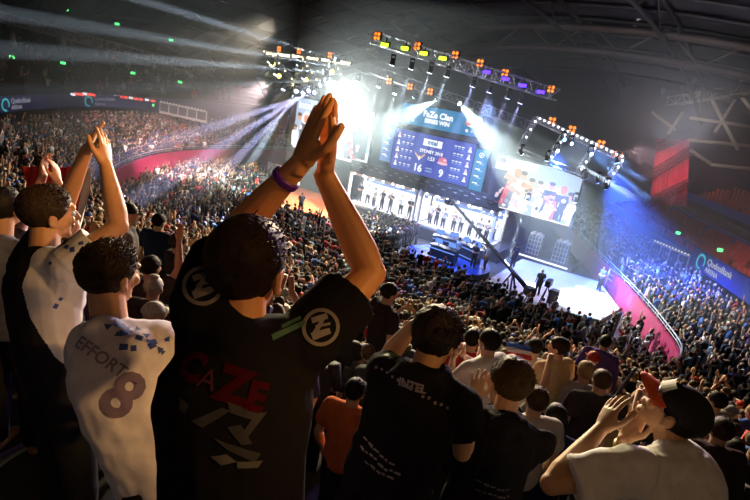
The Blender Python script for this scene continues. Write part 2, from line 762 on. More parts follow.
# catwalks near the roof
cat_l = truss('catwalk', 'pale lighting catwalk under the dark roof on the far left', at(-40, 6, 34), at(212, 73, 56), .7, alu, 40, cat='catwalk', r=.05)
cat_r = truss('catwalk', 'steel catwalk with lamps under the roof on the right', at(600, 113, 60), at(790, 82, 42), .8, roof_beige, 22, cat='catwalk', r=.06)
hang = mat('fixture_grey', (.2, .2, .2), .5)
for k, (x, y, d) in enumerate([(62, 27, 37), (95, 36, 40), (105, 40, 41), (130, 47, 44), (12, 25, 36)]):
    b = MB()
    b.tube([(0, 0, .1), (0, 0, -.6)], .05, 6)
    b.cap((0, 0, -.6), (.1, -.15, -1.3), .16, .22, 8)
    o = b.build('hanging_lamp', hang)
    o.location = at(x, y, d)
    tag(o, 'unlit lamp hanging under the pale catwalk on the far left', 'lamp', 'unlit lamps on the left catwalk')
for k, (x, y, d) in enumerate([(688, 88, 47), (693, 84, 47), (702, 82, 46), (662, 95, 50), (682, 93, 48), (740, 84, 43)]):
    b = MB()
    b.tube([(0, 0, -.3), (0, 0, .3)], .05, 6)
    b.cap((0, 0, .3), (-.2, -.3, .45), .2, .26, 8)
    o = b.build('catwalk_lamp', hang)
    o.location = at(x, y, d)
    tag(o, 'grey lamp clamped on top of the steel catwalk at the right', 'lamp', 'grey lamps on the right catwalk')
# small red and white lamps along the top of the far left fascia
strip_red = lum('strip_red', (1, .08, .06), 1.6)
strip_white = lum('strip_white', (.9, .9, 1), 1.3)
for k, (x, y) in enumerate([(73, 95), (77, 94.5), (81, 95), (85, 94.5), (89, 95), (93, 95.5), (116, 97), (121, 97.5), (126, 98), (131, 98.5), (136, 99.5), (141, 100), (147, 100.5), (153, 101.5)]):
    b = MB()
    b.box((0, 0, 0), (.38, .1, .2))
    o = b.build('strip_lamp', strip_red if k % 3 else strip_white)
    o.location = at(x, y - .6, 43.5 if x < 100 else 49)
    tag(o, 'small %s lamp on top of the dim blue fascia board at the far left' % ('red' if k % 3 else 'white'), 'lamp', 'small lamps on the far left fascia')
# exit lamps: small green dots in the dark upper left stand
green = lum('green_lamp', (.1, 1, .25), 2.5)
for x, y, d in [(66, 10, 47), (117, 24, 52), (171, 40, 57), (12, 57, 43), (63, 63, 45), (133, 73, 50), (180, 82, 56), (54, 100, 42.3), (152, 105, 52.6)]:
    b = MB()
    b.box((0, 0, 0), (.42, .12, .22))
    o = b.build('exit_lamp', green)
    o.location = at(x, y, d)
    tag(o, 'tiny green exit lamp in the dark stand on the far left', 'lamp', 'green exit lamps')
for x, y, d in [(678, 233, 38), (720, 250, 32.5)]:
    b = MB()
    b.box((0, 0, 0), (.3, .12, .2))
    o = b.build('exit_lamp', green)
    o.location = at(x, y, d)
    tag(o, 'green exit lamp above the empty red tier on the right', 'lamp', 'green exit lamps on the right')
# pale flood lamps under the roof
for x, y, d, lab, sz in [(650, 40, 46, 'square pale flood lamp under the dark roof', .9), (644, 10, 40, 'long pale batten lamp hanging at the top edge of the roof', .5)]:
    r = thing('roof_lamp', lab, 'lamp', at(x, y, d))
    b = MB()
    if sz > .6:
        b.box((0, 0, 0), (1.3, 1.3, .3))
        b.build('housing', mat('lamp_white_body', (.7, .7, .68), .5), r)
    else:
        b.box((0, 0, 0), (.3, .3, 2.6), M=Matrix.Rotation(.3, 4, 'Y'))
        b.build('housing', mat('lamp_white_body', (.7, .7, .68), .5), r)
    b = MB()
    b.tube([(0, 0, .1), (0, 0, 6 if sz > .6 else 3)], .05, 5)
    b.build('hanger', black_metal, r)
# beige struts of the right-hand roof edge
b_ = [((688, 140), (750, 146), 41), ((663, 140), (688, 142), 43), ((690, 118), (760, 128), 41), ((652, 112), (675, 130), 44), ((735, 100), (715, 132), 41), ((712, 100), (738, 150), 41),
      ((690, 150), (712, 165), 42), ((712, 165), (760, 170), 41), ((742, 98), (760, 120), 40), ((668, 134), (683, 112), 43)]
for (a, c, d) in b_:
    b = MB()
    p, q = at(*a, d), at(*c, d)
    b.tube([p, q], .14, 5)
    structure(b.build('ceiling_strut', roof_beige))

# red drape hanging at the right end of the arena
drape_red = mat('drape_red', (.55, .035, .07), .8, vscale=3, var=.25)
b = MB()
tl, tr, br, bl = at(657, 139, 43), at(688, 139, 42), at(685, 206, 42), at(650, 206, 43)
n_ = 40
vs = []
for k in range(n_ + 1):
    f = k / n_
    w = FWD * (.18 * math.sin(f * 42) + .08 * math.sin(f * 17))
    vs += [tl.lerp(tr, f) + w, bl.lerp(br, f) + w, tl.lerp(tr, f) + w + FWD * .05, bl.lerp(br, f) + w + FWD * .05]
b.add(vs, [(4 * k, 4 * k + 1, 4 * k + 5, 4 * k + 4) for k in range(n_)] + [(4 * k + 2, 4 * k + 6, 4 * k + 7, 4 * k + 3) for k in range(n_)])
o = b.build('drape', drape_red)
tag(o, 'tall red drape hanging below the roof at the right', 'drape')
for a, c in (((646, 178), (692, 150)), ((646, 204), (692, 182)), ((652, 150), (690, 132))):
    truss('roof_strut_truss', 'dark truss crossing in front of the tall red drape', at(a[0], a[1], 40.5), at(c[0], c[1], 40.5), .5, roof_dark, 8, 'dark trusses before the red drape')

# back of the arena: black drapes closing the view behind the stage
for nm, (s0, t0), (s1, t1) in (('wall_back', (-48, -26), (24, -26)), ('wall_far_left', (-52, 40), (-48, -26)), ('wall_far_right', (24, -26), (52, 20))):
    b = MB()
    b.quad(W(s0, t0, -1), W(s1, t1, -1), W(s1, t1, 22), W(s0, t0, 22))
    structure(b.build(nm, dark_drape))
# ------------------------------------------------------------------ stage
deck_m = mat('stage_deck', (.05, .05, .06), .22, vscale=1.2, var=.3)
black_m = mat('stage_black', (.015, .015, .018), .6)
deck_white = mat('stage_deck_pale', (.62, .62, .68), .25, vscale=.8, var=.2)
deck_orange_light = mat('stage_deck_orange_light', (.55, .16, .06), .4, vscale=.8, var=.25)  # orange stage light painted into the colour of a dark floor
deck_blue_light = mat('stage_deck_blue_light', (.03, .07, .5), .3, vscale=.8, var=.2)  # blue stage light put into the platform's base colour


def deck(name, label, outline, z0, z1, m, side=None):
    """low platform over an outline in stage coordinates"""
    cx = sum(p[0] for p in outline) / len(outline)
    cy = sum(p[1] for p in outline) / len(outline)
    r = sthing(name, label, 'platform', cx, cy, z0)
    b = MB()
    b.poly([(p[0] - cx, -(p[1] - cy)) for p in outline][::-1], 0, z1 - z0 - .04)
    b.build('skirt', side or black_m, r)
    b = MB()
    b.poly([(p[0] - cx, -(p[1] - cy)) for p in outline][::-1], z1 - z0 - .04, z1 - z0)
    b.build('deck', m, r)
    return r


deck('stage_platform', 'long black stage platform carrying the two white player booths', [(-8.2, -4), (7.4, -4), (7.4, .5), (-8.2, .5)], 0, .9, deck_m)
deck('stage_wing', 'low stage floor lit orange on the left of the booths', [(-15, -2), (-8.4, -2), (-8.4, .8), (-3, .8), (-3, 3.4), (-14, 6.5)], 0, .3, deck_orange_light)
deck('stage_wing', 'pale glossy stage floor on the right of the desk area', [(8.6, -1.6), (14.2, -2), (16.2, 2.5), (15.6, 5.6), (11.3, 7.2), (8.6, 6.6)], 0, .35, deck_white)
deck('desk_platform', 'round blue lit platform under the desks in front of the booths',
     [(5.2 + 3.0 * math.cos(a), 4.6 + 2.7 * math.sin(a)) for a in [k * math.pi / 16 for k in range(32)]], 0, .5, deck_blue_light)
deck('riser', 'dark riser with two covered racks below the right screen', [(7.6, -5), (12.2, -5), (12.2, -1.75), (7.6, -1.75)], 0, .7, deck_m)
edge = lum('edge_light_white', (.9, .93, 1), 1.6)
b = MB()
b.box((0, 0, 0), (4.0, .1, .1))
o = b.build('edge_light', edge)
o.location = W(9.9, -1.68, .62)
o.rotation_euler.z = -A
tag(o, 'white strip light along the front edge of the dark riser', 'light')


def scr_obj(name, label, s0, s1, z0, z1, t, bg, cat='screen', depth=.3):
    r = sthing(name, label, cat, (s0 + s1) / 2, t, z0)
    w, h = s1 - s0, z1 - z0
    b = MB()
    b.box((0, depth / 2 + .02, h / 2), (w + .12, depth, h + .12))
    b.build('casing', black_m, r)
    b = MB()
    b.box((0, 0, h / 2), (w, .04, h))
    b.build('display', bg, r)
    return r, w, h


LAY = [0]


def flat(mb, pts, y, mi=0):
    """flat picture element on a screen: points (x, z) on the display's face"""
    n = len(pts)
    mb.add([(p[0], y, p[1]) for p in pts], [tuple(range(n))], mi)


def rect(mb, x0, z0, x1, z1, y, mi=0):
    flat(mb, [(x0, z0), (x1, z0), (x1, z1), (x0, z1)], y, mi)


def disc(mb, x, z, rx, rz, y, mi=0, n=18):
    flat(mb, [(x + rx * math.cos(2 * math.pi * k / n), z + rz * math.sin(2 * math.pi * k / n)) for k in range(n)], y, mi)


def put_text(mb, body, size, x, z, y, mi=0, align='CENTER', bold=0.0):
    me = text_mesh(body, size, 0, align, 0, bold)
    mesh_into(mb, me, Matrix.Translation((x, y, z)) @ XZ, mi)


L_white = lum('screen_white', (1, 1, 1), 1.15)
L_pale = lum('screen_pale_blue', (.55, .72, 1), .85)
L_blue = lum('screen_blue', (.035, .075, .55), .85)
L_blue2 = lum('screen_blue_line', (.08, .16, .75), .9)
L_sky = lum('screen_side_blue', (.1, .25, .62), .8)
L_teal = lum('screen_teal', (.005, .25, .55), .85)
L_teal2 = lum('screen_side_teal', (.005, .30, .52), .85)
L_navy = lum('screen_navy', (.02, .025, .09), .6)
L_orange = lum('screen_orange', (.95, .28, .12), .9)
L_red = lum('screen_red', (.9, .16, .2), .95)
L_gold = lum('screen_gold', (1, .55, .15), .9)
L_skin = lum('screen_skin', (.85, .5, .36), .85)
L_pink = lum('screen_pink', (.9, .68, .72), 1.0)
L_grey = lum('screen_grey', (.35, .4, .55), .7)
SM = [L_white, L_pale, L_navy, L_orange, L_red, L_gold, L_skin, L_pink, L_grey, L_blue2, L_teal, lum('screen_brown', (.12, .06, .05), .8)]

# --- score board
r, w, h = scr_obj('score_screen', 'large blue score screen reading 16 to 9 above the booths', -3.4, 3.6, 4.85, 8.05, 0, L_blue)
x0 = -w / 2
b = MB()
put_text(b, '16', .8, -.95, .5, -.05, 0, bold=.025)
put_text(b, '9', .8, 1.15, .5, -.05, 0, bold=.025)
b.build('score_digits', SM, r)
b = MB()
rect(b, -.82, 2.35, .82, 2.88, -.05, 0)
put_text(b, 'SYDNEY 2018', .34, 0, 1.92, -.05, 0, bold=.012)
put_text(b, '1:53', .4, .08, 1.42, -.05, 0, bold=.012)
for k in range(2):
    rect(b, -.25, .62 - .22 * k, .35, .7 - .22 * k, -.05, 1)
put_text(b, 'IEM', .2, 0, 2.2, -.05, 1)
b.build('captions', SM, r)
b = MB()
put_text(b, 'intel', .5, 0, 2.64, -.06, 0, bold=.02)
b.build('event_mark', [L_teal], r)
b = MB()                                              # winged gold mark and round red mark
for sgn in (-1, 1):
    flat(b, [(-.95 + sgn * .02, 1.38), (-.95 + sgn * .5, 1.75), (-.95 + sgn * .4, 1.5), (-.95 + sgn * .3, 1.46), (-.95 + sgn * .24, 1.34), (-.95 + sgn * .12, 1.3)][::sgn], -.05, 5)
flat(b, [(-1.08, 1.28), (-.95, 1.1), (-.82, 1.28), (-.95, 1.5)], -.052, 0)
b.build('gold_team_mark', SM, r)
b = MB()
disc(b, 1.12, 1.45, .38, .32, -.05, 4)
rect(b, .7, 1.22, 1.54, 1.36, -.055, 7)
disc(b, 1.28, 1.56, .14, .09, -.056, 7)
b.build('red_team_mark', SM, r)
b = MB()
for k in range(5):                                    # player rows: heads and lines of small type
    z = 2.75 - k * .56
    for sgn in (-1, 1):
        xx = -3.05 if sgn < 0 else 3.15
        disc(b, xx, z + .1, .1, .12, -.05, 7)
        flat(b, [(xx - .17, z - .2), (xx + .17, z - .2), (xx + .1, z), (xx - .1, z)], -.05, 0)
        rect(b, xx - sgn * .3 if sgn < 0 else xx - 1.3, z - .25, xx + 1.3 if sgn < 0 else xx - .3, z - .21, -.05, 9)
        for j in range(3):
            a0 = xx + .35 + .4 * j if sgn < 0 else xx - 1.3 + .3 * j
            rect(b, a0, z + .02, a0 + .22, z + .1, -.05, 0)
            rect(b, a0 + .02, z - .12, a0 + .2, z - .06, -.05, 1)
b.build('player_rows', SM, r)

r, w, h = scr_obj('team_banner_screen', 'teal banner screen with the winning team name above the score screen', -3.2, 3.6, 8.55, 10.1, 0, L_teal)
b = MB()
put_text(b, 'FaZe Clan', .62, -.1, 1.0, -.05, 0, bold=.025)
put_text(b, 'SERIES WIN', .42, -.1, .5, -.05, 0, bold=.02)
b.build('lettering', SM, r)
b = MB()
for sgn in (-1, 1):
    flat(b, [(-2.4, .75), (-2.4 + sgn * .55, 1.25), (-2.4 + sgn * .45, .95), (-2.4 + sgn * .2, .8)][::sgn], -.05, 0)
flat(b, [(-2.55, .8), (-2.4, .55), (-2.25, .8), (-2.4, 1.05)], -.052, 0)
disc(b, -2.62, .33, .1, .1, -.05, 0)
disc(b, -2.2, .33, .1, .1, -.05, 0)
b.build('winner_mark', SM, r)
b = MB()
disc(b, 2.62, .98, .38, .33, -.05, 7)
rect(b, 2.2, .78, 3.04, .9, -.055, 4)
disc(b, 2.45, .36, .12, .12, -.05, 0)
disc(b, 2.85, .36, .1, .1, -.05, 1)
b.build('loser_mark', SM, r)

for (s0, s1, z0, z1, m, lab) in ((-4.55, -3.5, 5.2, 8.15, L_sky, 'narrow light blue side screen left of the score screen'),
                                 (3.72, 4.72, 4.75, 7.8, L_teal2, 'narrow teal side screen right of the score screen')):
    r, w, h = scr_obj('side_screen', lab, s0, s1, z0, z1, -.02, m)
    b = MB()
    disc(b, 0, h * .87, .2, .2, -.05, 0)
    disc(b, 0, h * .87, .14, .14, -.055, 9 if m is L_sky else 10)
    flat(b, [(-.12, h * .87 - .1), (-.02, h * .87 - .12), (.12, h * .87 + .1), (.02, h * .87 + .12)], -.06, 0)
    for k in range(4):
        z = h * (.68 - .17 * k)
        rect(b, -.3, z, .1, z + .1, -.05, 0)
        rect(b, -.05, z - .1, .3, z - .02, -.05, 1)
    b.build('captions', SM, r)


# --- the two picture screens: a live shot of players hugging
def folk(mb, x, z, hh, body, head, arm=0, y=-.05, lean=0.0):
    hw = hh * .2
    flat(mb, [(x - hw * .8, z), (x + hw * .8, z), (x + hw * 1.1 + lean, z + hh * .55), (x + hw * .9 + lean, z + hh * .74), (x - hw * .9 + lean, z + hh * .74), (x - hw * 1.1 + lean, z + hh * .55)], y, body)
    disc(mb, x + lean * 1.2, z + hh * .88, hh * .095, hh * .125, y - .004, head)
    disc(mb, x + lean * 1.2, z + hh * .955, hh * .095, hh * .06, y - .008, 11 if head == 6 else 3)
    if arm:
        flat(mb, [(x + arm * hw * .9, z + hh * .72), (x + arm * hw * .7, z + hh * .58), (x + arm * hw * 2.2, z + hh * .5), (x + arm * hw * 2.4, z + hh * .6)][::arm], y - .006, head)


def picture(r, w, h, seed, flip=1):
    q = random.Random(seed)
    b = MB()
    X = lambda f: (f - .5) * w * flip
    y = [-.03]

    def ny():
        y[0] -= .004
        return y[0]
    for k in range(4):                                # backdrop blocks
        xa, xb = sorted((X(q.random()), X(q.random())))
        rect(b, max(xa, -w / 2), h * q.uniform(.5, .62), min(xb, w / 2), h, ny(), 1)
    xa, xb = sorted((X(.2), X(.5)))
    rect(b, xa, h * .84, xb, h * .985, ny(), 0)
    xa, xb = sorted((X(.0), X(1)))
    rect(b, xa, 0, xb, h * .25, ny(), 0)
    for k in range(5):
        xx = q.uniform(-.42, .42) * w
        disc(b, xx, h * q.uniform(.3, .6), w * .07, h * .22, ny(), q.choice([0, 0, 7, 1]))
    b.build('backdrop_picture', SM, r)
    b = MB()
    y[0] = -.08
    for (f, hh, body, head, arm) in ((.46, .66, 0, 6, 0), (.56, .6, 7, 6, 0), (.38, .7, 0, 6, 1), (.3, .74, 7, 3, 1), (.68, .62, 2, 6, -1), (.52, .5, 1, 6, 0), (.9, .6, 1, 6, 0), (.84, .66, 2, 3, -1), (.22, .6, 8, 6, 1), (.76, .5, 4, 6, 0),
                                     (.44, .42, 0, 6, 0), (.6, .4, 0, 6, 0), (.16, .55, 4, 6, 1), (.08, .86, 2, 6, 1), (.72, .42, 0, 6, 1), (.95, .42, 0, 6, 0)):
        y[0] -= .02
        folk(b, X(f), h * q.uniform(.0, .12), h * hh, body, head, arm * flip, y[0], q.uniform(-.2, .2))
    for k in range(34):
        disc(b, X(q.uniform(.1, .95)), h * q.uniform(.08, .5), w * q.uniform(.006, .028), h * q.uniform(.015, .06), y[0] - .01 - .003 * k, q.choice([0, 0, 7, 0, 1, 2]))
    b.build('player_picture', SM, r)


r, w, h = scr_obj('picture_screen', 'large bright screen showing hugging players right of the score screen', 5.4, 11.5, 4.0, 7.65, 0, L_pale)
picture(r, w, h, 3)
r, w, h = scr_obj('picture_screen', 'large bright screen showing players left of the score screen', -14.2, -5.7, 4.4, 8.9, 0, L_pale)
picture(r, w, h, 11, -1)
b = MB()
for a, z_, sz in (('intel', h * .87, .9),):
    put_text(b, a, sz, -w * .36, z_, -.2, 0, bold=.03)
b.build('captions', [L_white], r)

# --- black header carrying lamps between booths and screens
b = MB()
b.box((0, 0, .45), (13.6, .8, .9))
for k in range(28):
    b.box((-6.6 + k * .49, -.42, .45 + .25 * (k % 2)), (.3, .06, .05), 1)
o = b.build('header_beam', [black_m, mat('header_trim', (.3, .3, .34), .5)])
o.location = W(-.4, -.2, 3.8)
o.rotation_euler.z = -A
tag(o, 'black header beam with rows of small trim between booths and score screen', 'beam')

# --- booths
booth_white = mat('booth_white', (.85, .86, .9), .35)
booth_wall_l = lum('booth_wall_lit', (.8, .87, 1), 1.3)
booth_blue = lum('booth_graphics_blue', (.12, .28, .8), .8)
bulb = lum('booth_lamp', (1, .97, .9), 6)
player_cols = [(.85, .86, .9), (.8, .82, .9), (.04, .05, .12), (.85, .86, .9), (.5, .52, .6), (.05, .06, .14), (.8, .82, .9)]
BOOTHS = []
for (s0, s1, lab) in ((-7.3, -.35, 'white lit player booth on the left with people standing inside'), (-.05, 6.4, 'white lit player booth on the right with people standing inside')):
    r = sthing('player_booth', lab, 'booth', (s0 + s1) / 2, 0, .9)
    w, h, dp = s1 - s0, 2.75, 2.4
    b = MB()
    for x in (-w / 2 + .1, w / 2 - .1):
        b.box((x, .1, h / 2), (.2, .2, h))
        b.box((x, dp, h / 2), (.2, .2, h))
    b.box((0, .1, h - .1), (w, .2, .2)).box((0, .05, .08), (w, .3, .16))
    b.build('frame', booth_white, r)
    b = MB()
    b.box((0, dp + .1, h / 2), (w, .1, h))
    b.build('back_screen', booth_wall_l, r)
    b = MB()
    rect(b, -w * .47, h * .64, w * .47, h * .93, dp + .03, 0)
    b.build('graphics_band', [booth_blue], r)
    b = MB()
    for k in range(5):
        disc(b, -w * .4 + w * .2 * k, h * .78, .22, .2, dp + .01, 0)
        rect(b, -w * .4 + w * .2 * k + .3, h * .75, -w * .4 + w * .2 * k + .75, h * .82, dp + .01, k % 2)
    b.build('graphics_marks', [L_white, L_pink], r)
    b = MB()
    b.box((0, dp / 2, .03), (w, dp, .06))
    b.build('floor_panel', deck_white, r)
    b = MB()
    b.box((0, dp / 2, h + .05), (w, dp, .1))
    b.build('roof_panel', black_m, r)
    for k in range(7):
        b = MB()
        b.ell((-w * .43 + w * .143 * k, .0, h - .1), (.09, .09, .09), nu=8, nv=6)
        b.build('lamp', bulb, r)
    b = MB()
    b.box((0, 1.7, .78), (w * .84, .6, .06)).box((0, 1.45, .42), (w * .84, .04, .7))
    b.build('player_desk', booth_white, r)
    BOOTHS.append((s0, s1))
    for q in (-.25, .25):
        al = bpy.data.lights.new('booth_light', 'AREA')
        al.energy, al.size, al.color = 420, 1.6, (.9, .94, 1)
        ao = bpy.data.objects.new('booth_light', al)
        COL.objects.link(ao)
        ao.location = W((s0 + s1) / 2 + q * w, -.9, .9 + h - .08)
# pale panel and ring signs
for (x, y, lab) in ((362, 233, 'small white oval sign on the black stage front below the left booth'), (480, 247, 'small white oval sign on the black stage front below the right booth')):
    s, t, z = on_t(x, y, 1.2)
    r = sthing('ring_sign', lab, 'sign', s, 1.2, max(z - .3, .02))
    b = MB()
    b.box((0, 0, .3), (1.3, .1, .75))
    b.build('board', black_m, r)
    b = MB()
    for k in range(24):
        a0, a1 = 2 * math.pi * k / 26, 2 * math.pi * (k + 1) / 26
        b.quad((.55 * math.cos(a0), -.06, .3 + .3 * math.sin(a0)), (.55 * math.cos(a1), -.06, .3 + .3 * math.sin(a1)), (.45 * math.cos(a1), -.06, .3 + .22 * math.sin(a1)), (.45 * math.cos(a0), -.06, .3 + .22 * math.sin(a0)))
    put_text(b, 'intel', .36, 0, .3, -.06)
    b.build('oval_mark', L_white, r)
s, t, z = on_t(275, 172, 0)
r = sthing('white_board', 'white board standing at the far left end of the stage', 'board', s, 0, z - .8)
b = MB()
b.box((0, 0, .8), (2.0, .12, 1.6))
b.build('face', booth_white, r)
b = MB()
b.box((-.9, .1, -.9), (.1, .1, 1.9)).box((.9, .1, -.9), (.1, .1, 1.9))
b.build('posts', black_metal, r)

# --- riser equipment: covered racks
cover_w = mat('cover_white', (.8, .8, .82), .7)
cage = mat('cage_pale', (.45, .47, .5), .5)
for (s, t, lab) in ((9.0, -2.6, 'dark caged rack with white cover on the riser, left of two'), (11.0, -2.6, 'dark caged rack with white cover on the riser, right of two')):
    r = sthing('equipment_rack', lab, 'rack', s, t, .7)
    b = MB()
    b.box((0, 0, .75), (1.0, .6, 1.5))
    b.build('body', black_m, r)
    b = MB()
    for k in range(5):
        b.box((-.48 + .24 * k, -.33, .75), (.035, .035, 1.5))
    for k in range(5):
        b.box((0, -.33, .1 + .34 * k), (1.0, .035, .035))
    b.build('cage', cage, r)
    b = MB()
    for k in range(5):
        b.ell((-.36 + .18 * k, 0, 1.55 + .1 * (k % 2)), (.2, .26, .16), nu=10, nv=7)
    b.build('cover', cover_w, r)

# --- desks on the blue platform
desk_m = mat('desk_dark', (.02, .022, .035), .3)
mon = lum('monitor_blue', (.15, .3, 1), 1.2)
for k, (s, t, rz, lab) in enumerate(((4.2, 3.2, .3, 'dark curved desk on the blue platform, nearest to the left booth'), (6.2, 3.4, -.3, 'dark desk on the blue platform, nearest to the right booth'), (5.2, 5.6, 0, 'dark desk at the front of the blue platform'))):
    r = sthing('presenter_desk', lab, 'desk', s, t, .5, rz)
    b = MB()
    b.box((0, 0, .5), (1.8, .5, 1.0))
    b.build('body', desk_m, r)
    b = MB()
    b.box((0, 0, 1.02), (2.0, .7, .06))
    b.build('top', desk_m, r)
    b = MB()
    b.box((0, -.36, .85), (1.9, .04, .06)).box((0, -.27, .2), (1.7, .04, .05))
    b.build('light_strip', mon, r)
    for j in (-.5, .5):
        m_ = MB()
        m_.box((0, 0, .27), (.6, .04, .36)).box((0, .02, .05), (.06, .04, .12))
        o = m_.build('monitor', desk_m)
        o.matrix_world = Matrix.Translation(W(s, t, 1.55)) @ Matrix.Rotation(-A + rz, 4, 'Z') @ Matrix.Translation((j, .1, 0))
        tag(o, 'small monitor standing on the dark desks of the blue platform', 'monitor', 'monitors on the presenter desks')
        f_ = MB()
        f_.box((0, -.025, .27), (.55, .01, .31))
        f_.build('display', mon, o)

# --- jib camera crane
p_tip, p_piv, p_end = W(*on_t(449, 198, 4.0)), W(*on_t(513, 272, 6.6)), None
dv = (p_piv - p_tip)
p_end = p_piv + dv.normalized() * 1.6
r = thing('camera_crane', 'long black camera crane reaching up in front of the right booth', 'crane', Vector((p_piv.x, p_piv.y, 0)))
O = Vector((p_piv.x, p_piv.y, 0))
b = MB()
b.tube([p_tip - O, p_piv - O, p_end - O], [.09, .14, .16], 6)
b.build('arm', black_metal, r)
b = MB()
for k in range(3):
    a = 2 * math.pi * k / 3 + .5
    b.tube([p_piv - O, (.8 * math.cos(a), .8 * math.sin(a), .0)], .06, 6)
b.build('tripod', black_metal, r)
b = MB()
b.box(p_end - O, (.5, .5, .5), rz=.4)
b.build('counterweight', black_metal, r)
b = MB()
b.box(p_tip - O + Vector((0, 0, -.3)), (.3, .5, .3), rz=.4).cap(p_tip - O + Vector((.1, -.25, -.3)), p_tip - O + Vector((.2, -.5, -.32)), .1, .1, 8)
b.build('camera_head', black_metal, r)
# camera on tripod on the pale floor, stage monitor, railing
s, t, z = on_z(545, 297, .9)
r = sthing('broadcast_camera', 'black broadcast camera on a tripod at the front of the pale floor', 'camera', s, t, .35)
b = MB()
b.box((0, 0, 1.45), (.3, .7, .35)).cap((0, .35, 1.45), (0, .6, 1.45), .11, .13, 8)
b.build('camera_body', black_metal, r)
b = MB()
for k in range(3):
    a = 2 * math.pi * k / 3
    b.tube([(0, 0, 1.3), (.45 * math.cos(a), .45 * math.sin(a), 0)], .035, 6)
b.build('tripod', black_metal, r)
s, t, z = on_z(552, 303, .35)
r = sthing('floor_speaker', 'small black loudspeaker standing on the pale stage floor', 'speaker', s, t, .35)
b = MB()
b.poly([(-.3, -.25), (.3, -.25), (.22, .25), (-.22, .25)], 0, .85)
b.build('cabinet', black_metal, r)
b = MB()
b.box((0, -.26, .43), (.5, .03, .7))
b.build('grille', mat('grille_grey', (.06, .06, .07), .8), r)
r = sthing('ramp_railing', 'white tubular railing beside the ramp at the right end of the stage', 'railing', *on_z(628, 300, .4)[:2], 0)
b = MB()
for z in (.6, .95, 1.3):
    b.tube([(-1.7, 1.2, z + .5), (1.7, -1.2, z - .3)], .04, 6)
b.build('rails', rail_metal, r)
b = MB()
for k in range(4):
    f = k / 3
    b.tube([(-1.7 + 3.4 * f, 1.2 - 2.4 * f, 0), (-1.7 + 3.4 * f, 1.2 - 2.4 * f, 1.8 - .8 * f)], .04, 6)
b.build('posts', rail_metal, r)
r = sthing('ramp_railing', 'white tubular railing beside the stairs at the left end of the stage', 'railing', *on_z(222, 178, 1.0)[:2], 0)
b = MB()
for z in (.9, 1.25, 1.6):
    b.tube([(-1.9, 0, z + .9), (1.9, -.8, z - .7)], .04, 6)
b.build('rails', rail_metal, r)
b = MB()
for k in range(4):
    f = k / 3
    b.tube([(-1.9 + 3.8 * f, -.8 * f, 0), (-1.9 + 3.8 * f, -.8 * f, 2.5 - 1.6 * f)], .04, 6)
b.build('posts', rail_metal, r)
# ------------------------------------------------------------------ rigging and lamps
def P3(x, y, t):
    return W(*on_t(x, y, t))


hz_dark = mat('lamp_housing', (.03, .03, .035), .5)
amber = lum('blinder_amber', (1, .2, .02), 2.6)
ledg = lum('led_yellow_green', (.6, 1, .02), 5)
ledp = lum('led_violet', (.07, .02, 1), 5)
ledw = lum('led_warm_white', (1, .9, .55), 5)
spotl = lum('spot_lens', (.9, .95, 1), 12)
yellow = lum('lamp_yellow', (1, .75, .1), 7)

tA, tB = P3(372, 37, 8), P3(556, 95, 0)
truss('front_truss', 'long lattice truss carrying yellow green and violet lamps near the roof', tA, tB, .7, alu, 20, r=.05)
uA, uB = P3(368, 68, 3), P3(534, 127, -1)
truss('middle_truss', 'lattice truss with small spotlights above the score screen', uA, uB, .6, alu, 20, r=.04)


def blinder(p, lab, grp):
    r = thing('blinder_lamp', lab, 'lamp', p, -A)
    b = MB()
    b.box((0, .12, 0), (.5, .2, .5))
    b.build('housing', hz_dark, r)
    for sx in (-1, 1):
        for sz in (-1, 1):
            b = MB()
            b.ell((sx * .12, 0, sz * .12), (.1, .06, .1), nu=10, nv=6)
            b.build('bulb', amber, r)
    return r


def par(p, m, lab, grp, w=.55):
    r = thing('led_lamp', lab, 'lamp', p, -A, grp)
    b = MB()
    b.box((0, .1, .05), (w, .25, .3)).box((0, .1, .3), (.06, .06, .3))
    b.build('housing', hz_dark, r)
    b = MB()
    b.box((0, -.05, 0), (w * .9, .06, .2))
    b.build('lens', m, r)
    return r


def near_truss(x, y, a, c):
    """point seen at pixel x,y at the depth of the truss a-c"""
    pa, pc = project(a), project(c)
    f = min(max((x - pa[0]) / (pc[0] - pa[0]), 0), 1)
    return at(x, y, 1 / ((1 - f) / pa[2] + f / pc[2]) - .4)


AMB = [(377, 36, 'first'), (417, 46, 'second'), (455, 55, 'third'), (480, 63, 'fourth'), (505, 73, 'fifth'), (551, 89, 'last')]
for x, y, nn in AMB:
    blinder(near_truss(x, y, tA, tB), 'square amber lamp of four bulbs, %s from the left on the long front truss' % nn, 0)
for k, (x, y) in enumerate([(385, 45), (405, 48.5), (424, 53.5), (443, 58.5)]):
    par(near_truss(x, y, tA, tB), ledg, 'yellow green lamp, %s from the left under the long front truss' % ('first', 'second', 'third', 'fourth')[k], 'yellow green lamps under the front truss')
for k, (x, y) in enumerate([(487, 72), (506, 79), (523, 85.5), (541, 92)]):
    par(near_truss(x, y, tA, tB), ledp, 'violet lamp, %s from the left at the right end of the front truss' % ('first', 'second', 'third', 'fourth')[k], 'violet lamps under the front truss')
for x, y, nn in [(389, 81, 'left one'), (410, 86.5, 'middle one'), (430, 91.5, 'right one')]:
    blinder(near_truss(x, y, uA, uB), 'square amber lamp on the middle truss above the score screen, %s' % nn, 0)

SPOTN = [0]
V_ = Vector


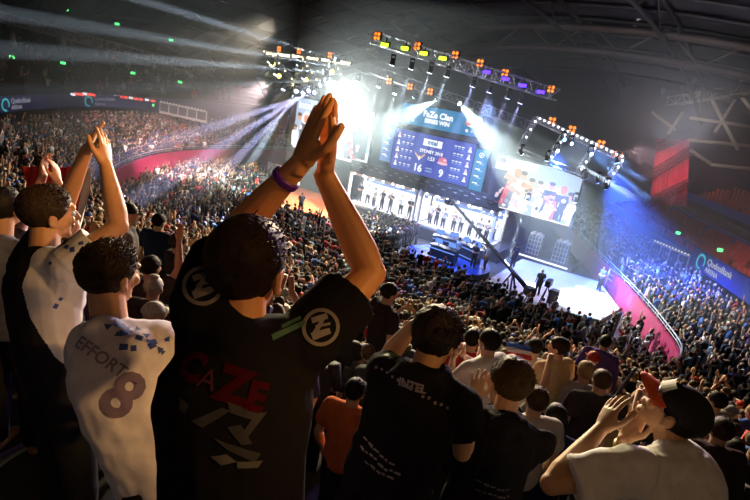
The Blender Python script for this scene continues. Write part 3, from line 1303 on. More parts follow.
def moving(p, dst, energy, deg, col, lab, blend=.3, lens=.16, es=14, grp='moving head spotlights'):
    """a moving-head spotlight: base, yoke, head with lens, and its light"""
    p, dst = Vector(p), Vector(dst)
    d = (dst - p).normalized()
    SPOTN[0] += 1
    r = thing('spotlight', lab, 'lamp', p, 0, grp)
    b = MB()
    b.box((0, 0, .42), (lens * 2, lens * 2, .14))
    sd = d.cross(V_((0, 0, 1)))
    sd = sd.normalized() if sd.length > .05 else V_((1, 0, 0))
    w_ = lens + .06
    for q in (-1, 1):
        b.tube([sd * (q * w_), sd * (q * w_) + V_((0, 0, .42))], .035, 5)
    b.tube([sd * -w_ + V_((0, 0, .4)), sd * w_ + V_((0, 0, .4))], .04, 5)
    b.build('yoke', hz_dark, r)
    b = MB()
    b.tube([-d * lens * 1.75, d * .02, d * .16], [lens * .75, lens, lens * 1.2], 12, caps=True)
    hd_ = b.build('head', hz_dark, r)
    b = MB()
    b.tube([d * .155, d * .175], [lens, lens], 12)
    b.build('lens', lum('lens_%d_%d_%d' % tuple(int(c * 9) for c in col) + str(es), col, es), hd_)
    spot('spot_beam', p + d * .22, dst, energy, deg, col, blend, .06)
    return r


CW = (.72, .85, 1)
CG = (.82, 1, .93)
CB = (.22, .42, 1)
CV_ = (.62, .58, 1)
CY = (1, .85, .35)
# left cluster: fan of narrow beams thrown out to the left
for k, (sx, sy, st, dx, dy, dd, e, dg, c) in enumerate([
        (337, 60, 0, 95, -14, 32, 130000, 3.6, CW), (331, 66, 0, 60, 22, 33, 130000, 3.8, CW), (325, 72, 0, 40, 52, 34, 110000, 4.5, CW), (327, 80, 0, 60, 92, 33, 26000, 5, CW),
        (322, 85, 0, 90, 122, 33, 26000, 5, CW),
        (316, 92, 1, 120, 158, 30, 60000, 6, CV_), (310, 90, 1, 160, 185, 30, 60000, 6, CV_), (304, 92, 1, 190, 205, 31, 50000, 6, CV_), (297, 90, 1, 222, 208, 32, 40000, 6, CW),
        (270, 61, 0, 228, 126, 43, 22000, 6, CW), (299, 64, 0, 258, 128, 42, 22000, 6, CW), (276, 73, 0, 256, 118, 42, 14000, 6, CY), (304, 77, 0, 280, 140, 41, 22000, 6, CV_),
        (284, 88, 0, 240, 190, 42, 22000, 6, CW), (272, 64, 0, 262, 84, 42, 14000, 9, CY), (301, 67, 0, 292, 85, 42, 14000, 9, CY)]):
    moving(P3(sx, sy, st + 3.2), at(dx, dy, dd), e * 4, dg * .8, c, 'spotlight of the fan above the left picture screen, %s beam from the top' %
           ('first', 'second', 'third', 'fourth', 'fifth', 'sixth', 'seventh', 'eighth', 'ninth', 'tenth', 'eleventh', 'twelfth', 'thirteenth', 'fourteenth', 'fifteenth', 'sixteenth')[k])
# the dazzling one pointing straight at us
moving(P3(346, 100, 3.0), EYE + Vector((-.5, 1.2, -.1)), 9000, 160, (.93, 1, .93), 'dazzling white spotlight pointing at the audience above the left screen', .6, .42, 60)
# pair of wide cones over the score screen
moving(P3(438, 99, .6), P3(378, 130, 2.0), 70000, 32, CG, 'spotlight throwing a wide pale cone down to the left over the score screen', .25)
moving(P3(458, 102.5, .6), P3(506, 148, 1.6), 70000, 36, CG, 'spotlight throwing a wide pale cone down to the right over the score screen', .25)
for k, (x, y, dx, dy) in enumerate([(379, 85, 372, 106), (395, 92, 391, 108), (415, 96, 398, 109), (358, 80, 352, 100)]):
    moving(P3(x, y, .8), P3(dx, dy, 1.2), 26000, 16, CG, 'small spotlight on the middle truss with a short pale cone, %s from the left' % ('second', 'third', 'last', 'first')[k])
for k, (x, y) in enumerate([(394, 56), (413, 60), (432, 64), (449, 68), (475, 78), (492, 84), (510, 90), (523, 95)]):
    c = CW if k < 4 else (.5, .5, 1)
    moving(near_truss(x, y - 2, tA, tB) - Vector((0, 0, .5)), near_truss(x, y, tA, tB) + Vector((-.6, .4, -4)), 30000, 13, c,
           'small downward spotlight below the long front truss, %s from the left' % ('first', 'second', 'third', 'fourth', 'fifth', 'sixth', 'seventh', 'last')[k])


# frames of lit truss hung left and right of the screens
def lit_frame(corners, rungs, lab, lamp_m, n):
    TL, TR, BR, BL = corners
    truss('lit_truss', lab + ', upper rail', TL, TR, .34, alu, 18, r=.03)
    truss('lit_truss', lab + ', lower rail', BL, BR, .28, alu, 16, r=.026)
    for j, f in enumerate(rungs):
        a, c = TL.lerp(TR, f), BL.lerp(BR, f)
        truss('lit_truss', lab + ', %s cross piece from the left' % ('first', 'second', 'third', 'fourth')[j], a, c, .28, alu, 8, r=.026)
        for q in range(4):
            b = MB()
            b.ell((0, 0, 0), (.06, .06, .06), nu=8, nv=6)
            o = b.build('rail_lamp', lamp_m)
            o.location = a.lerp(c, (q + .5) / 4) - FWD * .3
            tag(o, 'tiny lamp on a cross piece of the ' + lab, 'lamp', 'tiny lamps on the ' + lab)
    for q in range(n):
        b = MB()
        b.ell((0, 0, 0), (.06, .06, .06), nu=8, nv=6)
        o = b.build('rail_lamp', lamp_m)
        o.location = TL.lerp(TR, (q + .5) / n) - FWD * .32
        tag(o, 'tiny lamp along the upper rail of the ' + lab, 'lamp', 'tiny upper rail lamps on the ' + lab)


wl = lum('rail_lamp_white', (.85, .92, 1), 8)
FR = (P3(536, 119, 2), P3(622, 158.5, 2), P3(605, 184, 4), P3(518, 150, 4))
lit_frame(FR, (0, .36, .7, 1), 'white lit truss frame by the right screen', wl, 18)
FL = (P3(258, 52, 1), P3(350, 64, 1), P3(356, 84, 2.5), P3(286, 84, 2.5))
lit_frame(FL, (.15, .5, .85), 'warm lit truss frame over the left screen', ledw, 6)
for k, (x, y) in enumerate([(552, 121), (572, 129.5), (601, 144), (618, 155)]):
    blinder(P3(x, y, 1.8), 'square amber lamp on top of the white lit truss frame, %s from the left' % ('first', 'second', 'third', 'fourth')[k], 0)
for k, (x, y) in enumerate([(279, 49), (299, 51), (330, 55)]):
    blinder(P3(x, y, .8), 'square amber lamp above the left truss frame, %s from the left' % ('first', 'second', 'third')[k], 0)
for k, (x, y) in enumerate([(272, 54), (285, 55.5), (298, 57), (313, 58.5), (328, 60.5), (344, 63)]):
    par(P3(x, y, .6), ledw, 'long warm white strip lamp on the left truss frame, %s from the left' % ('first', 'second', 'third', 'fourth', 'fifth', 'sixth')[k], 'strip lamps on the left truss frame', 1.4)
for k, (x, y) in enumerate([(273, 64), (301, 67), (279, 76), (306, 80), (332, 72)]):
    b = MB()
    b.ell((0, 0, 0), (.2, .2, .2), nu=10, nv=7)
    o = b.build('yellow_lamp', yellow)
    o.location = P3(x, y, .4)
    tag(o, 'round yellow lamp inside the left truss frame, %s' % ('upper left', 'upper middle', 'lower left', 'lower middle', 'rightmost')[k], 'lamp')
# right-hand beams
for k, (sx, sy, st, dx, dy, dt, e, dg, c) in enumerate([
        (547, 158, 4, 541, 205, 4, 16000, 12, CW), (556, 150, 3, 660, 214, 8, 50000, 4.5, CW), (570, 143, 3, 668, 190, 8, 45000, 4.5, CB), (590, 153, 3, 690, 230, 9, 40000, 5, CB), (563, 139, 3, 650, 172, 8, 22000, 4, CB),
        (597, 180, 4, 616, 250, 3, 22000, 5, CB), (606, 186, 4, 600, 250, 3, 22000, 7, CB), (584, 176, 4, 583, 245, 2, 22000, 8, CB), (521, 152, 4, 532, 172, 4, 9000, 8, CW), (575, 200, 2, 560, 290, 4, 16000, 12, CB),
        (527, 200, 2, 486, 330, 9, 26000, 7, CW), (617, 160, 3, 640, 250, 3, 16000, 6, CB)]):
    moving(P3(sx, sy, st + .9), P3(dx, dy, dt + .5), e * (6 if dx > 645 or dy < 180 else 2.6), dg * .7, c, 'spotlight of the white lit truss frame right of the score screen, %s of twelve' %
           ('first', 'second', 'third', 'fourth', 'fifth', 'sixth', 'seventh', 'eighth', 'ninth', 'tenth', 'eleventh', 'twelfth')[k], lens=.11)
# washes on the stage
spot('stage_wash_white', W(12, 8, 11), W(12.6, 2.5, .3), 6000, 40, (.85, .85, 1), .6, .3)
spot('stage_wash_violet', W(9, 9, 11), W(10.5, 4.5, .3), 4000, 26, (.5, .35, 1), .6, .3)
spot('stage_wash_orange', W(-7, 10, 11), W(-9.5, 2.5, .3), 16000, 46, (1, .55, .25), .7, .3)
spot('stage_wash_blue', W(5, 9, 11), W(5.2, 4.6, .5), 9000, 34, (.12, .3, 1), .6, .3)
spot('stage_wash_wall', W(4, 8, 10), W(18, 4, 1), 2200, 46, (.8, .4, .9), .6, .3)
spot('stage_wash_wall', W(-8, 10, 10), W(-23, 7, 1.5), 40000, 46, (1, .7, .7), .6, .3)
spot('stage_wash_drape', W(14, 4, 10), at(668, 172, 42), 24000, 16, (1, .6, .65), .7, .3)
# blue floods filling the haze beside the right screen, pale ones before the score screen
spot('blue_flood', P3(610, 170, 2), P3(640, 260, 0), 70000, 60, (.05, .14, 1), .8, .3)
spot('blue_flood', P3(560, 150, 4), P3(540, 260, 0), 36000, 60, (.07, .18, 1), .8, .3)
spot('blue_flood', P3(490, 100, 3), P3(470, 230, 0), 20000, 60, (.3, .45, 1), .8, .3)
spot('pale_flood', P3(330, 75, 3), P3(340, 200, -2), 12000, 70, (.8, .95, 1), .8, .3)
# audience light: warm lamps of the rig thrown over the crowd
spot('audience_light', W(-1, 9, 14), W(4, 22, 4), 33000, 90, (1, .78, .46), .8, .5)
spot('audience_light', W(9, 9.5, 13.5), W(15, 27, 6), 31000, 86, (1, .76, .44), .8, .5)
spot('audience_light', W(-9, 9, 14), W(-18, 17, 1), 6000, 84, (1, .82, .6), .8, .5)
spot('tier_light', W(10, 12, 13), W(30, -4, 4), 9000, 50, (1, .55, .45), .8, .4)
spot('audience_light', W(14, 10, 12.5), W(23, 3, 3), 2500, 80, (.85, .75, 1), .8, .5)
# added warm fills behind and beside us, no real fixtures, brightening the nearest people
spot('added_fill_light', EYE + Vector((1.6, -1.8, 1.9)), EYE + Vector((-.1, 1.4, -.35)), 40, 70, (1, .50, .18), .9, .35)
spot('added_key_light', EYE + Vector((7, -.8, 3.6)), EYE + Vector((-.35, 1.4, .12)), 8500, 18, (1, .52, .16), 1.0, .35)  # added key, narrowed onto the raised arms
spot('added_key_light', EYE + Vector((6, -1.2, 4.0)), EYE + Vector((.85, 1.5, -.8)), 2600, 14, (1, .62, .3), 1.0, .35)
spot('added_key_light', EYE + Vector((-6, 2.0, 7.5)), EYE + Vector((.2, 1.4, -.3)), 3000, 30, (1, .6, .26), .9, .35)
spot('rim_light', W(3, 10, 14), EYE + Vector((0, 1.8, -.7)), 30000, 18, (1, .82, .42), .8, .4)
spot('violet_light', W(12, 12, 14), EYE + Vector((-.2, 1.5, -.6)), 9000, 24, (.5, .3, 1), .8, .5)
spot('added_roof_fill', at(700, 100, 36), at(735, 130, 44), 700, 110, (1, .9, .7), .9, .4)  # added roof fills without fixtures, lifting the dark steel and sheet
spot('added_roof_fill', W(17, 9, 11), at(640, 35, 50), 9000, 75, (.85, .8, .9), .9, .4)
spot('added_roof_fill', W(6, 14, 12), W(6, -4, 20), 900, 120, (.8, .8, 1), .9, .4)

# ------------------------------------------------------------------ haze
hm = bpy.data.materials.new('stage_haze')
hm.use_nodes = True
nt = hm.node_tree
nt.nodes.clear()
ou = nt.nodes.new('ShaderNodeOutputMaterial')
vs_ = nt.nodes.new('ShaderNodeVolumeScatter')
vs_.inputs['Density'].default_value = .020
vs_.inputs['Anisotropy'].default_value = .35
vs_.inputs['Color'].default_value = (.9, .95, 1, 1)
nt.links.new(vs_.outputs[0], ou.inputs['Volume'])
for nm, (hs0, hs1, ht0, ht1), lab in (('haze', (-30, 26, -14, 7.5), 'thin stage haze around the stage and screens showing the light beams'), ('haze', (-36, -8, 7.5, 22), 'thin haze over the far left crowd showing the thrown beams')):
    b = MB()
    b.box(((hs0 + hs1) / 2, -(ht0 + ht1) / 2, 8.2), (hs1 - hs0, ht1 - ht0, 16))
    hz = b.build(nm, hm)
    hz.location = W(0, 0, 0)
    hz.rotation_euler.z = -A
    tag(hz, lab, 'haze', kind='stuff')
w = bpy.data.worlds.new('world')
SC.world = w
w.use_nodes = True
w.node_tree.nodes['Background'].inputs[0].default_value = (.004, .004, .006, 1)
SC.view_settings.view_transform = 'Standard'
SC.view_settings.look = 'None'
SC.view_settings.exposure = 0
SC.view_settings.gamma = 1
SC.view_settings.use_curve_mapping = False
SC.cycles.use_denoising = True
SC.cycles.volume_bounces = 0
SC.cycles.max_bounces = 5
# ------------------------------------------------------------------ people: builders
V = Vector
skin_m = mat('skin', (.5, .3, .2), .55, attr='object', var=.08, vscale=60)
cloth_m = mat('cloth', (.5, .5, .5), .9, attr='object', var=.15, vscale=25, bump=.15, spec=.04)
hair_m = mat('hair', (.05, .03, .02), .6, attr='object', var=.45, vscale=70, bump=.3, spec=.15)
eye_white = mat('eye_white', (.8, .78, .75), .2)
eye_dark = mat('eye_dark', (.02, .015, .01), .15)


def remesh(mb, voxel, name, mats, smooth=4, wrinkle=0.0, wscale=9.0, seed=0, factor=.5):
    """grow one continuous surface round all the pieces"""
    me = mb.mesh('tmp', [])
    o = bpy.data.objects.new('tmp', me)
    COL.objects.link(o)
    m = o.modifiers.new('r', 'REMESH')
    m.mode = 'VOXEL'
    m.voxel_size = voxel
    if smooth:
        s = o.modifiers.new('s', 'SMOOTH')
        s.factor = factor
        s.iterations = smooth
    dg = bpy.context.evaluated_depsgraph_get()
    out = bpy.data.meshes.new_from_object(o.evaluated_get(dg))
    bpy.data.objects.remove(o)
    bpy.data.meshes.remove(me)
    out.name = name
    if wrinkle:
        n = len(out.vertices)
        co = np.empty(n * 3)
        out.vertices.foreach_get('co', co)
        nn = np.empty(n * 3)
        out.vertices.foreach_get('normal', nn)
        co, nn = co.reshape(-1, 3), nn.reshape(-1, 3)
        off = V((seed * 3.1, seed * 1.7, 0))
        d = np.array([noise.noise(V((p[0] * wscale, p[1] * wscale, p[2] * wscale * .55)) + off) + .5 * noise.noise(V(p) * wscale * 2.3 + off) for p in co])
        co += nn * (d * wrinkle)[:, None]
        out.vertices.foreach_set('co', co.ravel())
    out.materials.clear()
    for m in (mats if isinstance(mats, (list, tuple)) else [mats]):
        out.materials.append(m)
    out.polygons.foreach_set('use_smooth', [True] * len(out.polygons))
    out.update()
    return out


def frame(f, u):
    """matrix with columns right, forward, up from a forward and an up hint"""
    f = V(f).normalized()
    u = V(u)
    r = f.cross(u).normalized()
    u = r.cross(f).normalized()
    return Matrix((r, f, u)).transposed()


def head_pieces(mb, c, R, sc=1.0):
    M = Matrix.Translation(c) @ (R.to_4x4() @ Matrix.Scale(sc, 4))
    mb.ell((0, -.014, .022), (.075, .096, .088), M=M)
    mb.ell((0, .012, -.012), (.067, .078, .09), M=M)
    mb.ell((0, .026, -.062), (.052, .056, .05), M=M)
    mb.ell((0, .062, -.09), (.026, .022, .02), M=M)
    mb.ell((0, .075, .028), (.056, .02, .014), M=M)
    for s in (-1, 1):
        mb.ell((s * .037, .066, -.022), (.024, .02, .022), M=M)
        mb.ell((s * .078, -.008, -.008), (.009, .02, .031), M=M, R=Matrix.Rotation(s * .35, 3, 'Z') @ Matrix.Rotation(-.2, 3, 'X'))
        mb.ell((s * .08, -.002, -.032), (.008, .01, .012), M=M)
    mb.tube([(0, .083, .02), (0, .096, .0), (0, .108, -.022), (0, .098, -.033)], [.008, .010, .014, .012], 8, M=M)
    mb.ell((0, .087, -.05), (.022, .010, .005), M=M)
    mb.ell((0, .085, -.06), (.019, .011, .006), M=M)


def hand_pieces(mb, wr, fdir, pal, side, curl=.15, spread=.12, sc=1.0, thick=1.0, thumb=.7):
    """five-fingered hand. fdir: finger direction, pal: direction the palm faces, side: +1 right hand"""
    y = V(fdir).normalized()
    z = -(V(pal) - y * V(pal).dot(y)).normalized()         # back of the hand
    x = y.cross(z)                                         # for a right hand with the palm down the thumb is at -x
    M = Matrix((x, y, z)).transposed().to_4x4() @ Matrix.Scale(sc, 4)
    M.translation = V(wr)
    s = -side                                              # thumb side
    mb.tube([(0, -.02, 0), (0, .012, 0), (s * .002, .05, 0), (s * .003, .088, 0)], [(.025, .019), (.03, .018), (.04, .016), (.041, .012)], 12, M=M, rings=((1, 0, 0),))
    mb.cap((s * .022, .02, -.008), (s * .03, .055, -.008), .018, .014, 8, M=M)
    for k, (xo, L, r) in enumerate(((.030, .074, .0088), (.0105, .082, .0092), (-.0095, .076, .0088), (-.028, .059, .0076))):
        a = s * (1.5 - k) * spread * .6
        p = V((s * xo, .084 if k < 3 else .078, 0))
        c = curl if not isinstance(curl, (list, tuple)) else curl[k]
        bend = 0
        pts = [p + V((0, -.02, 0)), p]
        for q, l in enumerate((.46, .30, .24)):
            bend += c * (1.0, 1.2, .8)[q]
            p = p + V((math.sin(a) * math.cos(bend), math.cos(a) * math.cos(bend), -math.sin(bend))) * (L * l)
            pts.append(p)
        rr = r * thick
        for q in range(4):
            mb.cap(pts[q], pts[q + 1], rr * (1.05 - .06 * q), rr * (1.0 - .06 * q), 10, M=M)
    t0 = V((s * .026, .022, -.008))
    t1 = t0 + V((s * .03 * (.6 + thumb * .6), .034, -.01))
    t2 = t1 + V((s * .012 * thumb, .03, -.006))
    t3 = t2 + V((s * .001, .024, -.004))
    for a, c_, r in ((t0, t1, .0125), (t1, t2, .0108), (t2, t3, .0095)):
        mb.cap(a, c_, r * thick, r * .9 * thick, 10, M=M)


class Fig:
    """joints and frames of one person; everything in one coordinate frame"""

    def __init__(s, **k):
        s.__dict__.update(k)
        s.right = (s.shR - s.shL).normalized()
        s.up = (s.neck - s.pelvis).normalized()
        s.fwd = s.up.cross(s.right).normalized()
        s.g = getattr(s, 'girth', 1.0)

    def torso(s, mb, grow=0.0, lo=-.12, hi=1.0, seg=22):
        R = [(-.16, .150, .105), (0, .165, .118), (.2, .155, .11), (.45, .155, .112), (.68, .168, .118), (.82, .155, .11), (.92, .115, .088), (1.0, .066, .064)]
        L = (s.neck - s.pelvis)
        pts, rr = [], []
        for f, a, b in R:
            if f < lo - .001 or f > hi + .001:
                continue
            bow = -s.fwd * (.018 * math.sin(max(f, 0) * math.pi))
            pts.append(s.pelvis + L * f + bow)
            rr.append((a * s.g + grow, b * s.g + grow))
        mb.tube(pts, rr, seg, rings=(s.right,))

    def shoulders(s, mb, grow=0.0):
        for sh in (s.shL, s.shR):
            base = s.neck - s.up * .045 + (sh - s.neck) * .2
            mb.cap(base, sh, .056 + grow, .056 + grow)
            mb.ell(sh, (.06 + grow,) * 3)
            mb.cap(s.pelvis.lerp(s.neck, .66) + (sh - s.neck) * .45, sh, .085 + grow, .05 + grow)

    def body(s):
        mb = MB()
        s.torso(mb)
        s.shoulders(mb)
        mb.cap(s.neck - s.up * .05, s.head - s.hR.col[2] * .045 - s.hR.col[1] * .012, .058, .054)
        head_pieces(mb, s.head, s.hR, getattr(s, 'hsc', 1.0))
        for sh, el, wr, (fd, pl), side in ((s.shL, s.elL, s.wrL, s.hdL, -1), (s.shR, s.elR, s.wrR, s.hdR, 1)):
            d = el - sh
            mb.tube([sh, sh + d * .35, sh + d * .75, el], [.051, .05, .042, .037], 14)
            mb.ell(el, (.038,) * 3)
            e = wr - el
            mb.tube([el, el + e * .22, el + e * .55, el + e * .85, wr, wr + e * .06], [.036, .043, .037, .029, .026, .025], 14)
            mb.ell(wr, (.026,) * 3)
            hand_pieces(mb, wr, fd, pl, side, getattr(s, 'curl', .15), getattr(s, 'spread', .12), getattr(s, 'hand', 1.0), getattr(s, 'thick', 1.0), getattr(s, 'thumb', .7))
        for hp, kn, an in s.legs():
            mb.cap(hp, kn, .085, .056)
            mb.tube([kn, kn.lerp(an, .3), an], [.055, .06, .038], 12)
            mb.cap(an - V((0, 0, .03)), an - V((0, 0, .045)) + s.flat_fwd() * .15, .038, .034)
        return mb

    def flat_fwd(s):
        f = V((s.fwd.x, s.fwd.y, 0))
        return f.normalized()

    def legs(s):
        r = V((s.right.x, s.right.y, 0)).normalized()
        out = []
        for sg in (-1, 1):
            hp = s.pelvis + r * (.085 * sg) - V((0, 0, .05))
            an = V((hp.x, hp.y, s.ground + .08)) + r * (.03 * sg) + getattr(s, 'lean', V((0, 0, 0)))
            kn = hp.lerp(an, .5) + s.flat_fwd() * .03
            out.append((hp, kn, an))
        return out

    def shirt(s, sleeve=.62, hood=False, grow=.013, hem=-.16):
        mb = MB()
        s.torso(mb, grow + .004, hem, 1.0)
        s.shoulders(mb, grow)
        mb.tube([s.neck - s.up * .06, s.neck + s.up * .016 - s.fwd * .004], [.098, .07], 16)
        for sh in (s.shL, s.shR):
            mb.cap(s.neck - s.up * .03 - s.fwd * .02, s.neck.lerp(sh, .75), .062 + grow, .05 + grow)
        for sh, el, wr in ((s.shL, s.elL, s.wrL), (s.shR, s.elR, s.wrR)):
            if sleeve <= 1:
                d = (el - sh) * sleeve
                mb.tube([sh, sh + d * .6, sh + d], [.064 + grow, .066 + grow, .066 + grow], 16)
            else:
                d, e = el - sh, (wr - el)
                mb.tube([sh, sh + d * .5, el], [.058 + grow, .056 + grow, .048 + grow], 14)
                mb.ell(el, (.049 + grow,) * 3)
                mb.tube([el, el + e * .5, el + e * .86, el + e * .95], [.048 + grow, .046 + grow, .040 + grow, .032 + grow], 14)
        if hood:
            b = s.neck - s.fwd * .075 - s.up * .015
            mb.ell(b, (.12, .055, .075), R=Matrix((s.right, s.fwd, s.up)).transposed())
            mb.ell(b - s.up * .075 - s.fwd * .015, (.095, .045, .085), R=Matrix((s.right, s.fwd, s.up)).transposed())
            ring = [s.neck + s.up * .012 + s.right * (.088 * math.cos(a)) + s.fwd * (.082 * math.sin(a) - .01) - s.up * (.02 * math.sin(a)) for a in [2 * math.pi * k / 16 for k in range(17)]]
            mb.tube(ring, .024, 10)
        return mb

    def trousers(s, grow=.014):
        mb = MB()
        s.torso(mb, grow, -.16, .2)
        for hp, kn, an in s.legs():
            mb.cap(hp, kn, .09 + grow, .062 + grow)
            mb.tube([kn, an + V((0, 0, .02))], [.06 + grow, .05 + grow], 12)
        return mb


def hair_mesh(kind, sc=1.0, seed=1, locks=0, name='hair', nu=40, nv=24, lift=.012, amp=.006, lock_len=.03, dirn=(.2, .7, .5), lw=(.002, .0045)):
    """hair or headgear round a head at the origin (x right, y forward, z up)"""
    q = random.Random(seed)
    mb = MB()
    off = V((seed * 1.3, seed * 2.1, 0))
    vs, fs = [], []
    keep = {}

    def base(u):
        # skull as the outer of two ellipsoids
        best = 0
        for c, r in (((0, -.014, .022), (.075, .096, .088)), ((0, .012, -.012), (.067, .078, .09))):
            c, r = V(c), V(r)
            o = V((0, 0, .01)) - c
            A_ = sum((u[i] / r[i]) ** 2 for i in range(3))
            B_ = sum(2 * u[i] * o[i] / r[i] ** 2 for i in range(3))
            C_ = sum((o[i] / r[i]) ** 2 for i in range(3)) - 1
            D = B_ * B_ - 4 * A_ * C_
            if D > 0:
                best = max(best, (-B_ + math.sqrt(D)) / (2 * A_))
        return best
    def line(y, x):
        """lower edge of the hair: low at the back, above the ear, high at the forehead"""
        if kind in ('short', 'fade', 'buzz'):
            if y < -.045:
                return -.072 if kind != 'fade' else -.075
            if y < .035:
                return -.072 + (y + .045) / .08 * .085
            return .013 + min((y - .035) / .04, 1) * .052
        if kind == 'long':
            return -.2 if y < .02 else (-.09 + min((y - .02) / .05, 1) * .14)
        if kind in ('cap', 'beanie'):
            return .028 if y > -.02 else .012
        return 0
    for j in range(nv + 1):
        th = math.pi * .83 * j / nv
        for i in range(nu):
            ph = 2 * math.pi * i / nu
            u = V((math.sin(th) * math.cos(ph), math.sin(th) * math.sin(ph), math.cos(th)))
            p = V((0, 0, .01)) + u * base(u)
            lo = line(p.y, p.x)
            lf = lift
            if kind == 'fade':
                lf = lift * sstep(-.02, .075, p.z) + .002
            if kind in ('cap', 'beanie'):
                lf = .008 if kind == 'cap' else .013
            n1 = noise.noise(p * 22 + off) * amp * (1.6 if kind == 'long' else 1) + noise.noise(p * 55 + off) * amp * .6
            if kind in ('cap', 'beanie'):
                n1 *= .25
            inside = sstep(lo - .014, lo + .004, p.z)
            n1 *= (sstep(-.06, .03, p.z) * .8 + .2)
            n1 += noise.noise(p * 130 + off) * amp * .35
            if kind not in ('cap', 'beanie', 'long', 'fade'):
                lf = lift * (.35 + .65 * sstep(-.07, .03, p.z))
            h = (lf + n1) * inside - .008 * (1 - inside)
            if kind == 'long' and p.y < .03:
                h = (lf + n1) + max(0, -.02 - p.z) * .12
            vs.append((p + u * h) * sc)
            keep[(j, i)] = p.z > lo - .016 or (kind == 'long' and p.y < .02)
    for j in range(nv):
        for i in range(nu):
            i2 = (i + 1) % nu
            if keep[(j, i)] and keep[(j + 1, i)] and keep[(j, i2)] and keep[(j + 1, i2)]:
                fs.append((j * nu + i, (j + 1) * nu + i, (j + 1) * nu + i2, j * nu + i2))
    mb.add(vs, fs, 0, None, True)
    if kind == 'long':
        for k in range(26):
            a = math.pi * (1.02 + .96 * k / 25)
            x, y = .082 * math.cos(a), .085 * math.sin(a) - .01
            L = q.uniform(.12, .2)
            mb.tube([V((x, y, -.0)) * sc, V((x * 1.08, y * 1.1, -.08)) * sc, V((x * 1.05, y * 1.15, -.08 - L * .6)) * sc, V((x * .9, y * 1.1, -.08 - L)) * sc], [.016 * sc, .017 * sc, .014 * sc, .003 * sc], 6)
    if kind == 'cap':
        n = 13
        top, bot = [], []
        for k in range(n):
            a = math.pi * (.12 + .76 * k / (n - 1))
            c, s_ = math.cos(a), math.sin(a)
            top.append(((.078 * c), .06 + .03 * s_, .03))
            bot.append((.072 * c, .075 + .092 * s_, .022 - .014 * s_ + .02 * abs(c)))
        vv = [V(p) * sc for p in top + bot] + [(V(p) + V((0, 0, -.005))) * sc for p in top + bot]
        ff = []
        for k in range(n - 1):
            ff += [(k, k + 1, n + k + 1, n + k), (2 * n + k, 3 * n + k, 3 * n + k + 1, 2 * n + k + 1), (n + k, n + k + 1, 3 * n + k + 1, 3 * n + k), (k + 1, k, 2 * n + k, 2 * n + k + 1)]
        if locks != -1:
            mb.add(vv, ff, 0, None, True)
        mb.ell(V((0, -.01, .128)) * sc, (.009, .009, .006))
    if kind == 'beanie':
        mb.ell(V((0, -.015, .12)) * sc, (.05 * sc, .05 * sc, .02 * sc))
    for k in range(max(locks, 0)):                       # tapered locks breaking up the outline
        th, ph = math.acos(q.uniform(.05 if kind == 'fade' else -.1, 1)), q.uniform(0, 2 * math.pi)
        u = V((math.sin(th) * math.cos(ph), math.sin(th) * math.sin(ph), math.cos(th)))
        p = V((0, 0, .01)) + u * (base(u) + lift * .5)
        if p.z < line(p.y, p.x) + .02:
            continue
        t = (V(dirn) + V((q.uniform(-.5, .5), q.uniform(-.5, .5), q.uniform(-.3, .5))))
        t = (t - u * t.dot(u) * .75).normalized()
        L = lock_len * q.uniform(.6, 1.2) * (1 if p.z > .04 else .6)
        w_ = q.uniform(*lw)
        mb.tube([p * sc, (p + t * L * .5 + u * L * .22) * sc, (p + t * L + u * L * .12) * sc], [w_ * sc, w_ * .8 * sc, .0012], 5)
    return mb.mesh(name, hair_m)
# ------------------------------------------------------------------ crowd templates (facing +y, feet on z = 0)
UPZ = V((0, 0, 1))
POSES = {}


def pose(name, elL, wrL, elR, wrR, fL, fR, pL, pR, hy=0.0, lean=0.0, curl=.2):
    neck = V((0, .0 + lean, 1.45))
    k = dict(pelvis=V((0, 0, .95)), neck=neck, head=V((0, .02 + lean, 1.60)), hR=frame((math.sin(hy), math.cos(hy), -.12), (0, 0, 1)),
             shL=V((-.18, lean * .9, 1.40)), shR=V((.18, lean * .9, 1.40)), elL=V(elL), wrL=V(wrL), elR=V(elR), wrR=V(wrR),
             hdL=(V(fL), V(pL)), hdR=(V(fR), V(pR)), ground=0.0, curl=curl, thick=1.12)
    POSES[name] = k


pose('standing', (-.25, -.03, 1.12), (-.24, .1, .88), (.25, -.03, 1.12), (.24, .1, .88), (0, .3, -1), (0, .3, -1), (1, 0, 0), (-1, 0, 0))
pose('clapping', (-.27, .1, 1.17), (-.06, .3, 1.3), (.27, .1, 1.17), (.06, .3, 1.3), (.3, .3, 1), (-.3, .3, 1), (1, -.2, -.1), (-1, -.2, -.1), .2)
pose('clapping above the head', (-.27, .14, 1.56), (-.06, .18, 1.8), (.27, .14, 1.56), (.06, .18, 1.8), (.2, .1, 1), (-.2, .1, 1), (1, 0, -.1), (-1, 0, -.1), -.15)
pose('raising one arm', (-.25, -.02, 1.13), (-.17, .2, 1.02), (.24, .08, 1.62), (.2, .14, 1.87), (.5, .6, 0), (0, .2, 1), (0, 0, -1), (0, 1, 0), .1, 0, .1)
pose('with folded hands', (-.25, .02, 1.13), (-.03, .24, 1.1), (.25, .02, 1.13), (.03, .24, 1.12), (1, .2, 0), (-1, .2, .2), (0, -1, 0), (0, -1, 0), -.35, .03)
pose('raising both arms', (-.34, .06, 1.58), (-.36, .12, 1.84), (.34, .06, 1.58), (.36, .12, 1.84), (0, .1, 1), (0, .1, 1), (0, 1, 0), (0, 1, 0), .05)

